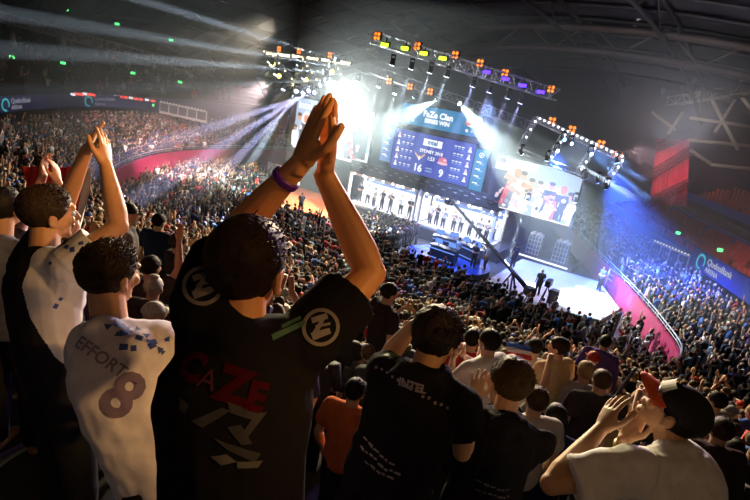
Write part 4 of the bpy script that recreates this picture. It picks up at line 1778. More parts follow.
TM = {}
for nm, k in POSES.items():
    f = Fig(**k)
    TM[nm] = (remesh(f.body(), .013, 'person_body', skin_m, 2), remesh(f.shirt(.62), .017, 'tee', cloth_m, 2, .006, 9, 1),
              remesh(f.shirt(2, True), .017, 'hoodie', cloth_m, 2, .007, 8, 2), remesh(f.trousers(), .02, 'trousers', cloth_m, 2))
HM = {k: hair_mesh(k, 1.0, s, lk, k, 24, 14, lf, am, ll) for k, s, lk, lf, am, ll in
      (('short', 3, 90, .008, .004, .02), ('fade', 5, 70, .012, .004, .02), ('long', 8, 0, .009, .004, .02), ('cap', 2, 0, .012, .001, 0), ('beanie', 4, 0, .016, .002, 0))}

SKINS = [(.52, .31, .20), (.45, .26, .17), (.58, .36, .25), (.36, .2, .12), (.5, .28, .18), (.25, .13, .08)]
HAIRS = {'black': (.012, .009, .008), 'dark brown': (.035, .02, .012), 'brown': (.09, .05, .025), 'blond': (.35, .22, .1)}
TOPS = {'black': (.012, .012, .014), 'charcoal': (.04, .04, .045), 'navy blue': (.015, .022, .07), 'grey': (.2, .2, .21), 'white': (.72, .7, .68), 'red': (.42, .03, .03),
        'beige': (.5, .4, .27), 'blue': (.05, .12, .4), 'olive green': (.10, .11, .05), 'purple': (.13, .05, .22), 'light blue': (.3, .45, .6), 'maroon': (.16, .02, .03)}
TOPW = [36, 20, 16, 10, 7, 4, 3, 4, 3, 2, 2, 4]
CAPC = {'black': (.015, .015, .015), 'red': (.45, .03, .03), 'white': (.75, .73, .7), 'grey': (.3, .3, .3), 'blue': (.05, .1, .35)}


def ocol(o, c):
    o.color = (*c, 1)
    return o


def person(p, ang, scale, pz, top, topc, hair, hairc, skin, label, group, head_off=None, trc=(.02, .022, .03), cat='person'):
    bm, tee, hoo, tr = TM[pz]
    o = bpy.data.objects.new('person', bm)
    link(o)
    o.location = p
    o.rotation_euler = (0, 0, ang)
    o.scale = (scale,) * 3
    ocol(o, skin)
    tag(o, label, cat, group)
    c = ocol(link(bpy.data.objects.new('hoodie' if top == 'hoodie' else 'shirt', hoo if top == 'hoodie' else tee), o), topc)
    ocol(link(bpy.data.objects.new('trousers', tr), o), trc)
    if hair:
        h = link(bpy.data.objects.new({'cap': 'cap', 'beanie': 'beanie'}.get(hair, 'hair'), HM[hair]), o)
        ocol(h, hairc)
        k = POSES[pz]
        h.matrix_local = Matrix.Translation(k['head']) @ k['hR'].to_4x4()
    return o


def face_stage(p, jit=0.0):
    d = W(0, 2, 0) - V(p)
    return math.atan2(d.y, d.x) - math.pi / 2 + jit


# distinct people of the middle ground: pixel of the head, depth, and looks
MIDS = [
    # px, py, depth, pose, top, colour, hair, hair colour, turn, label
    (562, 350, 5.6, 'with folded hands', 'tee', (.52, .40, .22), 'short', HAIRS['dark brown'], -.5, 'person in a beige shirt with short dark hair standing right of the centre crowd'),
    (491, 343, 4.6, 'clapping', 'tee', (.7, .68, .66), 'short', HAIRS['black'], -.7, 'person in a white shirt with blue sleeves clapping behind the two dark hoodies'),
    (126, 214, 5.6, 'standing', 'hoodie', (.17, .16, .17), 'cap', CAPC['black'], .9, 'person in a grey top and dark cap standing behind the boy in the white jersey'),
    (174, 243, 6.2, 'with folded hands', 'hoodie', (.03, .028, .03), 'short', HAIRS['dark brown'], .8, 'person in an open dark jacket standing left of the tall man with raised arms'),
    (158, 222, 7.4, 'standing', 'tee', (.02, .03, .08), 'short', HAIRS['black'], .1, 'person in a navy shirt seen from behind near the grey standing figure'),
    (388, 293, 6.0, 'standing', 'tee', (.03, .025, .025), 'short', HAIRS['black'], 1.0, 'person in a black shirt turned sideways just right of the raised elbow'),
    (586, 373, 5.6, 'standing', 'tee', (.35, .33, .36), 'fade', HAIRS['blond'], .1, 'person with very short fair hair and grey shirt below the beige shirt'),
    (602, 382, 5.2, 'standing', 'tee', (.05, .045, .05), 'short', HAIRS['brown'], 0, 'person with brown hair and dark shirt left of the raised palms'),
    (150, 290, 4.4, 'with folded hands', 'hoodie', (.04, .035, .035), 'beanie', (.35, .32, .28), .1, 'person in a pale beanie just behind the shoulder of the boy in white'),
    (152, 314, 3.7, 'standing', 'hoodie', (.06, .03, .03), 'cap', (.5, .46, .4), .7, 'person in a pale grey cap below the beanie wearer beside the boy in white'),
    (150, 268, 5.2, 'raising one arm', 'tee', (.05, .04, .04), 'short', HAIRS['black'], .0, 'person raising one bare arm between the boy and the tall man'),
    (605, 343, 8.0, 'standing', 'hoodie', (.10, .06, .25), 'short', HAIRS['black'], .6, 'person in a purple jacket among the middle rows right of the beige shirt'),
    (593, 360, 7.4, 'standing', 'tee', (.08, .02, .02), 'cap', CAPC['red'], .1, 'person in a red cap right of the beige shirt'),
    (535, 348, 6.4, 'standing', 'tee', (.6, .58, .55), 'short', HAIRS['black'], .1, 'person in a pale shirt with black hair beside the red white and blue flag'),
    (472, 340, 5.6, 'standing', 'tee', (.5, .05, .05), 'short', HAIRS['black'], .3, 'person in a red shirt beside the hair of the first dark hoodie'),
    (537, 402, 3.6, 'standing', 'tee', (.5, .46, .42), 'short', HAIRS['brown'], -.1, 'person in a cream shirt right of the brown haired hoodie wearer'),
    (722, 432, 4.2, 'standing', 'hoodie', (.05, .03, .035), 'short', HAIRS['dark brown'], .2, 'person with dark brown hair behind the orange brimmed cap at the right edge'),
    (718, 402, 6.0, 'standing', 'tee', (.45, .4, .38), 'short', HAIRS['black'], -.4, 'person in a light shirt right of the orange brimmed cap'),
    (354, 392, 3.6, 'standing', 'tee', (.5, .12, .04), 'short', HAIRS['black'], .3, 'person in an orange shirt half hidden between the tall man and the first hoodie'),
    (343, 330, 6.0, 'clapping', 'tee', (.035, .035, .04), 'short', HAIRS['dark brown'], 0, 'person with clapping hands seen under the raised right arm of the tall man'),
]
TAKEN = []
for (x, y, d, pz, top, tc, hr, hc, turn, lab) in MIDS:
    h = at(x, y, d)
    g = terrain(h)
    sc = min(max((h.z - g) / 1.60, .84), 1.12)
    p = V((h.x, h.y, h.z - 1.60 * sc))
    o = person(p, face_stage(p, -turn), sc, pz, top, tc, hr, hc, rnd.choice(SKINS[:3]), lab, None)
    TAKEN.append((h.x, h.y, .3))
# ------------------------------------------------------------------ the people close to us
def az(a, el=0):
    a, el = rad(a), rad(el)
    return V((math.sin(a) * math.cos(el), math.cos(a) * math.cos(el), math.sin(el)))


def roundup(me, base):
    me.transform(Matrix.Translation(-base))
    return me


def main_person(label, J, skin, shirt, hair, trc=(.015, .015, .02), voxel=.005, eyes=False):
    """shirt: dict(col, sleeve, hood, wr, name); hair: list of (name, mesh, colour)"""
    f = Fig(**J)
    base = V((f.pelvis.x, f.pelvis.y, f.ground))
    o = bpy.data.objects.new('person', roundup(remesh(f.body(), voxel, 'person_body', skin_m, 3), base))
    link(o)
    o.location = base
    ocol(o, skin)
    tag(o, label, 'person')
    sm = roundup(remesh(f.shirt(shirt.get('sleeve', .62), shirt.get('hood', False), shirt.get('grow', .013)), shirt.get('vox', .007), 'shirt', shirt.get('mat', cloth_m), 3, shirt.get('wr', .007), 8, shirt.get('seed', 1)), base)
    s = ocol(link(bpy.data.objects.new(shirt.get('name', 'shirt'), sm), o), shirt['col'])
    ocol(link(bpy.data.objects.new('trousers', roundup(remesh(f.trousers(), .014, 'trousers', cloth_m, 2, .006, 7, 3), base)), o), trc)
    HMx = Matrix.Translation(f.head - base) @ f.hR.to_4x4() @ Matrix.Scale(getattr(f, 'hsc', 1.0), 4)
    for nm, me, c in hair:
        h = ocol(link(bpy.data.objects.new(nm, me), o), c)
        h.matrix_local = HMx
    if eyes:
        for sx in (-1, 1):
            b = MB()
            b.ell((0, 0, 0), (.0125, .0125, .0125))
            e = b.build('eye', eye_white, o)
            e.matrix_local = HMx @ Matrix.Translation((sx * .031, .077, .002))
            b = MB()
            b.ell((0, .010, 0), (.006, .004, .006))
            b.build('iris', eye_dark, e)
    o['_'] = 0
    del o['_']
    TAKEN.append((f.neck.x, f.neck.y, .28))
    return o, f, s, base


def dep(d, **k):
    return k


def floor_under(p):
    return terrain(p)


def stick(par, bvh, M, me_or_polys, name, m, lift=.003, sub=2):
    """flat lettering or mark laid onto cloth: M maps the flat outline to a plane outside the cloth, looking along -M.z"""
    bm = bmesh.new()
    if isinstance(me_or_polys, bpy.types.Mesh):
        bm.from_mesh(me_or_polys)
        bpy.data.meshes.remove(me_or_polys)
    else:
        for pl in me_or_polys:
            bm.faces.new([bm.verts.new((p[0], p[1], 0)) for p in pl])
    bmesh.ops.triangulate(bm, faces=bm.faces[:])
    for _ in range(sub):
        bmesh.ops.subdivide_edges(bm, edges=[e for e in bm.edges if e.calc_length() > .008], cuts=1, use_grid_fill=True)
        bmesh.ops.triangulate(bm, faces=bm.faces[:])
    d = -(M.to_3x3() @ V((0, 0, 1))).normalized()
    miss = []
    for v in bm.verts:
        p = M @ v.co
        h = bvh.ray_cast(p, d, .6)
        if h[0] is None:
            miss.append(v)
        else:
            v.co = h[0] - d * lift
    bmesh.ops.delete(bm, geom=miss, context='VERTS')
    for e in [e for e in bm.edges if e.calc_length() > .05]:
        if e.is_valid:
            bm.edges.remove(e)
    me = bpy.data.meshes.new(name)
    bm.to_mesh(me)
    bm.free()
    me.materials.append(m)
    return link(bpy.data.objects.new(name, me), par)


def bvh_of(o):
    me = o.data
    return BVHTree.FromPolygons([v.co for v in me.vertices], [p.vertices for p in me.polygons])


def plane_on(c, n, up):
    """flat frame at point c, facing n"""
    n = V(n).normalized()
    x = V(up).cross(n).normalized()
    y = n.cross(x)
    M = Matrix((x, y, n)).transposed().to_4x4()
    M.translation = V(c) + n * .25
    return M


def stick_px(par, base, px, py, shape, name, m, up=None, n=None, lift=.003):
    """lay a mark on the cloth at the place seen at pixel px,py"""
    bv = bvh_of(par)
    d = ray(px, py).normalized()
    h = bv.ray_cast(EYE - base, d)
    if h[0] is None:
        return None
    nn = V(n) if n is not None else (h[1] if h[1].dot(d) < 0 else -h[1])
    nn = (nn - d * .6).normalized()
    return stick(par, bv, plane_on(h[0], nn, up or UP), shape, name, m, lift)


def ring_polys(r0, r1, a0=0, a1=360, n=28, cx=0, cy=0):
    out = []
    for k in range(n):
        p, q = rad(a0 + (a1 - a0) * k / n), rad(a0 + (a1 - a0) * (k + 1) / n)
        out.append([(cx + r0 * math.cos(p), cy + r0 * math.sin(p)), (cx + r1 * math.cos(p), cy + r1 * math.sin(p)), (cx + r1 * math.cos(q), cy + r1 * math.sin(q)), (cx + r0 * math.cos(q), cy + r0 * math.sin(q))])
    return out


print_red = mat('print_red', (.05, .0025, .006), .85, var=.3, spec=.05)
print_grey = mat('print_grey', (.05, .048, .056), .85, var=.25, spec=.05)
print_white = mat('print_white', (.2, .18, .175), .85, var=.15, spec=.05)
print_blue = mat('print_blue', (.03, .07, .33), .7, var=.3)
print_green = mat('print_green', (.05, .13, .09), .7, var=.3)

# --- the tall man clapping above his head
neck = at(239, 333, 1.06)
J = dict(head=at(247, 268, 1.09), hR=frame(az(12, -4), (.03, 0, 1)), neck=neck, pelvis=neck + V((.03, -.03, -.5)),
         shL=at(204, 312, 1.06), shR=at(302, 346, 1.13), elL=at(232, 236, 1.27), wrL=at(298, 166, 1.17), elR=at(371, 273, 1.24), wrR=at(325, 176, 1.2),
         hdL=(at(326, 92, 1.15) - at(298, 166, 1.17), RT * .85 + FWD * .5), hdR=(at(331, 96, 1.2) - at(325, 176, 1.2), -RT * .85 - FWD * .5),
         curl=.04, spread=.10, thick=1.0, thumb=1.0, hand=1.06, girth=.93, ground=terrain(neck), hsc=1.0)
A_SKIN = (.6, .27, .11)
oA, fA, sA, bA = main_person('tall person in a black printed shirt clapping above the head, seen from behind', J, A_SKIN,
                             dict(col=(.009, .008, .010), sleeve=.66, wr=.006, seed=3),
                             [('hair', hair_mesh('fade', 1.0, 21, 700, 'hair', 110, 70, .009, .003, .016, (.5, .6, .5), (.0012, .0028)), (.03, .016, .011))], voxel=.0038)
bv = bvh_of(sA)
up, rt_, fw = fA.up, fA.right, fA.fwd
bc = fA.neck - bA


def back(x, y):
    """a spot on the back: x to the right, y below the neck"""
    return bc + rt_ * x - up * y - fw * .1


Mb = plane_on(back(-.0, .16), -fw, up)
tA_ = UP + RT * .38
stick_px(sA, bA, 192, 367, text_mesh('C', .075, 0, bold=.004), 'lettering', print_red, tA_)
stick_px(sA, bA, 208, 380, text_mesh('A', .055, 0), 'lettering', mat('print_dark_red', (.06, .008, .01), .8), tA_)
stick_px(sA, bA, 233, 387, text_mesh('Z', .088, 0, bold=.005), 'lettering', print_red, tA_)
stick_px(sA, bA, 256, 398, text_mesh('E', .075, 0, bold=.004), 'lettering', print_red, tA_)
emb = [[(-.14, .05), (-.115, .035), (-.12, .015), (-.135, .02)], [(-.105, .0), (-.04, .045), (-.02, .04), (-.075, -.01)], [(-.03, .06), (.06, .04), (.05, .02), (-.02, .035)],
       [(.035, .03), (.065, .045), (.03, -.02), (.01, -.02)], [(-.02, .0), (.01, .01), (.045, -.035), (.02, -.04)], [(-.045, -.03), (.07, -.06), (.06, -.085), (-.01, -.055)]]
emb = [[(x * .82, y * .82) for x, y in p] for p in emb]
stick_px(sA, bA, 236, 428, emb, 'emblem', print_grey, UP + RT * .2)
stick_px(sA, bA, 237, 459, [[(-.05, .01), (-.02, .015), (.0, -.005), (-.03, -.01)], [(.0, -.005), (.05, -.01), (.04, -.025), (.0, -.02)]], 'small_print', mat('print_dim', (.09, .085, .09), .8), UP)
zed = [[(-.022, .02), (.012, .03), (.016, .018), (-.018, .008)], [(.0, .018), (.012, .024), (-.008, -.016), (-.02, -.014)], [(-.022, -.012), (.018, -.002), (.022, -.014), (-.016, -.028)], [(-.012, .004), (.02, .01), (.02, .004), (-.012, -.002)]]
for sh, el, px in ((fA.shL, fA.elL, (203, 285)), (fA.shR, fA.elR, (321, 327))):
    # round mark on each sleeve: laid on along our line of sight to that spot
    n = -ray(*px).normalized()
    c = at(px[0], px[1], 1.1) - bA
    h = bv.ray_cast(EYE - bA, -n)
    c = h[0] if h[0] is not None else c
    M = plane_on(c, n, UP)
    stick(sA, bv, M, ring_polys(.033, .041) + zed, 'sleeve_mark', print_white)
h = bv.ray_cast(EYE - bA, ray(291, 330).normalized())
if h[0] is not None:
    stick(sA, bv, plane_on(h[0], -ray(291, 330), UP), [[(-.04, -.008), (.03, .022), (.034, .012), (-.036, -.02)], [(-.02, .012), (.02, .03), (.022, .024), (-.018, .004)]], 'shoulder_print', print_green)
# violet wristband
b = MB()
d_ = (fA.wrL - fA.elL).normalized()
c_ = fA.wrL - d_ * .045 - bA
b.tube([c_ - d_ * .009, c_ - d_ * .005, c_ + d_ * .005, c_ + d_ * .009], [.034, .036, .036, .034], 20)
wb = b.build('wristband', mat('band_violet', (.12, .02, .35), .4))
wb.location = bA
tag(wb, 'violet wristband on the left wrist of the tall clapping person', 'wristband')

# --- boy in the white jersey with a number 8
neck = at(106, 328, 1.62)
J = dict(head=at(110, 274, 1.63), hR=frame(az(22, -6), (-.03, 0, 1)), neck=neck, pelvis=neck + V((.31, -.13, -.52)), shL=at(90, 343, 1.62), shR=at(157, 340, 1.70), elL=at(104, 395, 1.78), wrL=at(130, 405, 1.95),
         elR=at(178, 400, 1.66), wrR=at(172, 420, 1.88), hdL=(V((.5, .8, .1)), V((0, .3, -1))), hdR=(V((-.4, .9, .1)), V((0, .3, -1))), girth=.9, ground=terrain(neck), hsc=.96)
oB, fB, sB, bB = main_person('boy in a white jersey with blue splashes and a number 8 on the back', J, (.5, .28, .18), dict(col=(.62, .60, .74), sleeve=.7, wr=.015, seed=5),
                             [('hair', hair_mesh('short', 1.0, 31, 900, 'hair', 110, 70, .010, .005, .026, (.3, .3, .8), (.0015, .0035)), (.035, .021, .010))])
bv = bvh_of(sB)
bc = fB.neck - bB


def backB(x, y):
    return bc + fB.right * x - fB.up * y - fB.fwd * .1


upB = UP * .8 + RT * .62
stick_px(sB, bB, 100, 357, text_mesh('EFFORT', .052, 0, bold=.001), 'name_lettering', mat('print_slate', (.22, .2, .32), .7), upB)
stick_px(sB, bB, 121, 397, text_mesh('8', .19, 0, bold=.006), 'number', mat('print_plum', (.16, .12, .22), .7), upB)
qr = random.Random(4)
for cx, cy, n in ((128, 333, 16), (86, 322, 9), (148, 345, 9)):
    pl = []
    for k in range(n):
        x, y = qr.gauss(0, .03), qr.gauss(0, .022)
        s_ = qr.uniform(.006, .016)
        a = qr.uniform(0, 3)
        pl.append([(x + s_ * math.cos(a + t), y + s_ * math.sin(a + t)) for t in ((0, 2.1, 4.2) if qr.random() < .5 else (0, 1.4, 3.1, 4.5))])
    stick_px(sB, bB, cx, cy, pl, 'splash_print', print_blue)

# --- man in profile clapping at the left
neck = at(42, 256, 2.02)
J = dict(head=at(49, 213, 2.06), hR=frame(az(40, -2), (-.02, 0, 1)), neck=neck, pelvis=neck + V((.06, -.02, -.5)), shL=at(26, 268, 2.2), shR=at(68, 266, 1.95), elL=at(60, 216, 2.4), wrL=at(86, 152, 2.2),
         elR=at(119, 226, 2.02), wrR=at(106, 166, 2.06), hdL=(at(98, 124, 2.16) - at(87, 148, 2.2), RT + FWD * .3), hdR=(at(104, 124, 2.1) - at(105, 166, 2.06), -RT + FWD * .1), curl=.1, girth=1.0, ground=terrain(neck))
oC, fC, sC, bC = main_person('person in profile with a dark and white jersey clapping raised hands at the left', J, (.5, .26, .14), dict(col=(.014, .013, .018), sleeve=.55, wr=.009, seed=7, vox=.0045),
                             [('hair', hair_mesh('short', 1.0, 41, 700, 'hair', 100, 60, .010, .004, .02, (.3, .5, .6), (.0015, .003)), (.028, .016, .01))], eyes=True)
# white side and right sleeve of that jersey
sC.data.materials.append(mat('jersey_white', (.6, .58, .62), .8))
nb = fC.neck - bC
for p in sC.data.polygons:
    q = p.center - nb
    if q.dot(fC.right) > .072:
        p.material_index = 1
qr = random.Random(14)
for cx, cy, n in ((66, 256, 6), (76, 290, 4), (82, 330, 3)):
    pl = []
    for k in range(n):
        x, y = qr.gauss(0, .04), qr.gauss(0, .05)
        s_, a = qr.uniform(.008, .014), qr.uniform(0, 3)
        pl.append([(x + s_ * math.cos(a + t), y + s_ * math.sin(a + t)) for t in (0, 1.4, 3.1, 4.5)])
    stick_px(sC, bC, cx, cy, pl, 'splash_print', print_blue)
stick_px(sC, bC, 62, 244, [[(-.03, .02), (.02, .03), (.03, -.01), (-.02, -.02)]], 'red_patch', print_red)

# --- dark figure at the left edge and the pair of clasped raised hands behind
neck = at(0, 240, 2.8)
J = dict(head=at(5, 207, 2.82), hR=frame(az(10), (0, 0, 1)), neck=neck, pelvis=neck + V((0, 0, -.5)), shL=at(-28, 256, 2.8), shR=at(28, 256, 2.8), elL=at(-38, 300, 2.85), wrL=at(-20, 310, 3.0), elR=at(34, 300, 2.85), wrR=at(20, 310, 3.0),
         hdL=(V((.5, 1, .2)), V((1, 0, 0))), hdR=(V((-.5, 1, .2)), V((-1, 0, 0))), ground=terrain(neck))
main_person('dark haired person in a blue grey shirt cut off by the left edge', J, (.4, .22, .14), dict(col=(.12, .13, .2), sleeve=.6, seed=9), [('hair', hair_mesh('short', 1.0, 51, 60, 'hair'), (.01, .008, .008))], voxel=.008)
neck = at(36, 246, 3.2)
J = dict(head=at(40, 215, 3.22), hR=frame(az(15), (0, 0, 1)), neck=neck, pelvis=neck + V((0, 0, -.5)), shL=at(12, 254, 3.2), shR=at(58, 254, 3.22), elL=at(26, 218, 3.4), wrL=at(43, 176, 3.3), elR=at(74, 226, 3.3), wrR=at(58, 182, 3.28),
         hdL=(at(47, 142, 3.28) - at(43, 176, 3.3), RT), hdR=(at(53, 144, 3.26) - at(58, 182, 3.28), -RT), curl=.3, ground=terrain(neck))
main_person('person with clasped raised hands hidden behind the profile man at the left', J, (.55, .28, .2), dict(col=(.05, .04, .05), sleeve=.5, seed=9), [('hair', hair_mesh('short', 1.0, 52, 60, 'hair'), (.02, .012, .01))], voxel=.008)

# --- first dark hoodie
neck = at(424, 372, 1.9)
J = dict(head=at(436, 338, 1.95), hR=frame(az(38, -18), (-.1, 0, 1)), neck=neck, pelvis=neck + V((-.06, -.04, -.5)), shL=at(383, 376, 1.98), shR=at(462, 402, 1.84), elL=at(388, 356, 2.12), wrL=at(413, 326, 2.02), elR=at(462, 452, 2.02), wrR=at(470, 425, 2.25),
         hdL=(at(428, 306, 2.04) - at(413, 326, 2.02), RT - UP * .6), hdR=(V((-.3, .6, .6)), V((-1, .2, 0))), curl=.45, girth=1.06, ground=terrain(neck), hsc=1.0)
oF, fF, sF, bF = main_person('black haired person in a dark printed hoodie with one hand raised beside the head', J, (.52, .30, .16), dict(col=(.012, .011, .014), sleeve=.5, hood=True, wr=.016, seed=11, name='hoodie'),
                             [('hair', hair_mesh('short', 1.02, 61, 900, 'hair', 110, 70, .018, .006, .032, (.5, .3, -.2), (.0015, .004)), (.018, .012, .010))])


def prints(s, f, base, rows, m, fac=None):
    bv = bvh_of(s)
    q = random.Random(5)
    for (x, y, w, h, body, tl) in rows:
        c = f.neck - base + f.right * x - f.up * y - f.fwd * .1
        M = plane_on(c, -f.fwd, f.up + f.right * tl)
        if body:
            stick(s, bv, M, text_mesh(body, h, 0, bold=.001), 'lettering', m)
        else:
            pl = []
            xx = -w / 2
            while xx < w / 2:
                l = q.uniform(.012, .03)
                yy = q.uniform(-h * .3, h * .3)
                pl.append([(xx, yy), (xx + l, yy + q.uniform(-h, h) * .3), (xx + l * .9, yy + h * .5), (xx + l * .1, yy + h * .45)])
                xx += l + q.uniform(.002, .006)
            stick(s, bv, M, pl, 'scrawl_print', m)


pr_m = mat('print_hoodie', (.34, .31, .33), .7, var=.35)
prints(sF, fF, bF, [(-.03, .30, .16, .02, None, .1), (-.02, .335, .18, .02, None, .1), (-.01, .37, .12, .016, None, .1)], pr_m)
stick_px(sF, bF, 412, 386, text_mesh('INTEL', .04, 0, bold=.002), 'lettering', pr_m, UP + RT * .25)
bvF = bvh_of(sF)
qr = random.Random(9)
pl = [[(x + s_ * math.cos(a + t), y + s_ * math.sin(a + t)) for t in (0, 1.4, 3.1, 4.5)] for x, y, s_, a in [(-.13 + .022 * k, .02 - .012 * k + qr.uniform(-.006, .006), qr.uniform(.006, .011), qr.uniform(0, 3)) for k in range(13)]]
h = bvF.ray_cast(EYE - bF, ray(410, 373).normalized())
if h[0] is not None:
    stick(sF, bvF, plane_on(h[0], -ray(410, 373), UP), pl, 'shoulder_print', pr_m)
    stick(sF, bvF, plane_on(h[0] + UP * .07 - RT * .05, -ray(410, 373), UP), [[(-.06, .0), (-.02, .015), (.03, .005), (.06, .01), (.05, -.008), (-.02, -.004)]], 'green_print', print_green)

# --- second dark hoodie
neck = at(503, 418, 2.3)
J = dict(head=at(511, 382, 2.36), hR=frame(az(0, -6), (-.05, 0, 1)), neck=neck, pelvis=neck + V((-.02, -.04, -.47)), shL=at(466, 428, 2.28), shR=at(541, 444, 2.34), elL=at(452, 442, 2.55), wrL=at(474, 399, 2.62), elR=at(532, 452, 2.72), wrR=at(494, 398, 2.7),
         hdL=(at(480, 369, 2.66) - at(474, 398, 2.62), RT * .6 + FWD), hdR=(at(488, 370, 2.72) - at(494, 397, 2.7), -RT), curl=.2, spread=.3, girth=1.05, ground=terrain(neck), hsc=1.02)
oG, fG, sG, bG = main_person('brown haired person in a dark hoodie clapping beside the head, right of the first hoodie', J, (.55, .33, .18), dict(col=(.014, .013, .015), sleeve=1.5, hood=True, wr=.016, seed=13, name='hoodie'),
                             [('hair', hair_mesh('short', 1.02, 71, 900, 'hair', 110, 70, .018, .007, .034, (.2, .2, -.5), (.0015, .004)), (.075, .045, .018))])
prG = mat('print_hoodie_dim', (.2, .16, .17), .7, var=.35)
prints(sG, fG, bG, [(-.03, .26, .15, .018, None, .05), (-.02, .30, .15, .018, None, .05)], prG)
stick_px(sG, bG, 502, 409, text_mesh('INTEL', .035, 0, bold=.002), 'lettering', prG, UP + RT * .1)

# --- man with the orange-brimmed cap
neck = at(676, 450, 1.84)
J = dict(head=at(674, 411, 1.84), hR=frame(az(-50, 26), (.0, 0, 1)), neck=neck, pelvis=neck + V((.08, -.12, -.5)), shL=at(634, 470, 1.70), shR=at(684, 462, 2.02), elL=at(551, 484, 1.72), wrL=at(600, 430, 1.84), elR=at(612, 486, 2.1), wrR=at(624, 440, 1.98),
         hdL=(at(622, 386, 1.88) - at(601, 427, 1.84), RT * .9 - UP * .1 + FWD * .25), hdR=(at(648, 398, 1.98) - at(624, 439, 1.98), -RT * .8 - FWD * .5 + UP * .3), curl=.16, spread=.18, thick=1.05, thumb=1.0, girth=1.12, ground=terrain(neck), hsc=1.0)
oH, fH, sH, bH = main_person('person in a white tee and black cap with orange brim, hands raised to the face', J, (.52, .29, .15), dict(col=(.8, .78, .76), sleeve=.72, wr=.02, seed=17, grow=.018),
                             [('hair', hair_mesh('buzz', 1.0, 81, 60, 'hair', 40, 24, .006, .003, .012), (.01, .008, .007))], voxel=.0045, eyes=True)
HMx = Matrix.Translation(fH.head - bH) @ fH.hR.to_4x4() @ Matrix.Scale(1.0, 4)
capc = hair_mesh('cap', 1.0, 2, -1, 'cap', 40, 24, .018, .001, 0)
capc.materials.clear()
capc.materials.append(mat('cap_black', (.014, .013, .014), .8))
cp = bpy.data.objects.new('cap', None)
link(cp)
cp.matrix_world = Matrix.Translation(bH) @ HMx
cp['label'] = 'black cap with white front patch and orange brim on the person in the white tee'
cp['category'] = 'cap'
link(bpy.data.objects.new('crown', capc), cp)
b = MB()
nu_, nv_b = 20, 6
vv = []
for k in range(nu_ + 1):
    u = -1 + 2 * k / nu_
    for j in range(nv_b + 1):
        v = j / nv_b
        a = math.pi / 2 + u * 1.12
        x, y = .081 * math.cos(a), -.012 + .101 * math.sin(a)
        vv.append((x * (1 + .05 * v), y + .078 * v * math.cos(u * 1.25), .032 - .012 * v - .022 * u * u * (.4 + .6 * v)))
k0 = len(vv)
vv += [(p[0], p[1], p[2] - .004) for p in vv]
ff = []
for k in range(nu_):
    for j in range(nv_b):
        q = k * (nv_b + 1) + j
        ff += [(q, q + nv_b + 1, q + nv_b + 2, q + 1), (k0 + q, k0 + q + 1, k0 + q + nv_b + 2, k0 + q + nv_b + 1)]
    q = k * (nv_b + 1) + nv_b
    ff.append((q, q + nv_b + 1, k0 + q + nv_b + 1, k0 + q))
b.add(vv, ff, 0, None, True)
b.build('brim', mat('brim_orange', (.75, .10, .02), .6, var=.1), cp)
b = MB()
for j in range(4):
    for k in range(8):
        def pt(u, v):
            a = math.pi * (.5 + (u - .5) * .42)
            r = .101 - .02 * v
            return (.088 * math.cos(a) * 1.0, -.012 + (.112 - .022 * v) * math.sin(a), .045 + .05 * v)
        b.quad(pt(k / 8, j / 4), pt((k + 1) / 8, j / 4), pt((k + 1) / 8, (j + 1) / 4), pt(k / 8, (j + 1) / 4))
b.build('front_patch', mat('patch_white', (.6, .58, .52), .8, var=.3), cp)
# glasses
gl = bpy.data.objects.new('glasses', None)
link(gl)
gl.matrix_world = Matrix.Translation(bH) @ HMx
tag(gl, 'thin framed glasses on the person with the orange brimmed cap', 'glasses')
wire = mat('glasses_wire', (.25, .22, .2), .3, metal=.6)
lens_m = mat('glasses_lens', (.3, .35, .35), .05)
for sx in (-1, 1):
    b = MB()
    b.tube([(sx * .033 + .024 * math.cos(a), .093 - abs(math.cos(a)) * .004, .0 + .019 * math.sin(a)) for a in [2 * math.pi * k / 20 for k in range(21)]], .0018, 6)
    b.build('rim', wire, gl)
    b = MB()
    b.tube([(sx * .056, .088, .004), (sx * .078, .05, .004), (sx * .084, -.005, .002)], .0018, 6)
    b.build('temple', wire, gl)
b = MB()
b.tube([(-.009, .095, .003), (0, .098, .006), (.009, .095, .003)], .0016, 6)
b.build('bridge', wire, gl)
# yellow band and the phone between the fingertips
b = MB()
d_ = (fH.wrR - fH.elR).normalized()
c_ = fH.wrR - d_ * .03
b.tube([c_ - d_ * .008, c_ + d_ * .008], [.034, .034], 18)
o = b.build('wristband', mat('band_yellow', (.6, .5, .05), .5))
tag(o, 'yellow wristband on the person with the orange brimmed cap', 'wristband')
b = MB()
b.box((0, 0, 0), (.066, .008, .135))
o = bpy.data.objects.new('phone', None)
link(o)
pz_ = (RT * .62 + UP * .75 + FWD * .1).normalized()
px_ = (FWD * .8 + RT * .45).normalized()
py_ = pz_.cross(px_).normalized()
px_ = py_.cross(pz_)
o.matrix_world = Matrix.Translation(at(625, 383, 1.93)) @ Matrix((px_, py_, pz_)).transposed().to_4x4()
tag(o, 'dark phone held at the fingertips in front of the orange brimmed cap', 'phone')
b.build('body', mat('phone_dark', (.02, .02, .035), .25), o)
b = MB()
b.box((0, .0045, 0), (.058, .001, .122))
b.build('screen', mat('phone_glass', (.03, .03, .06), .08), o)

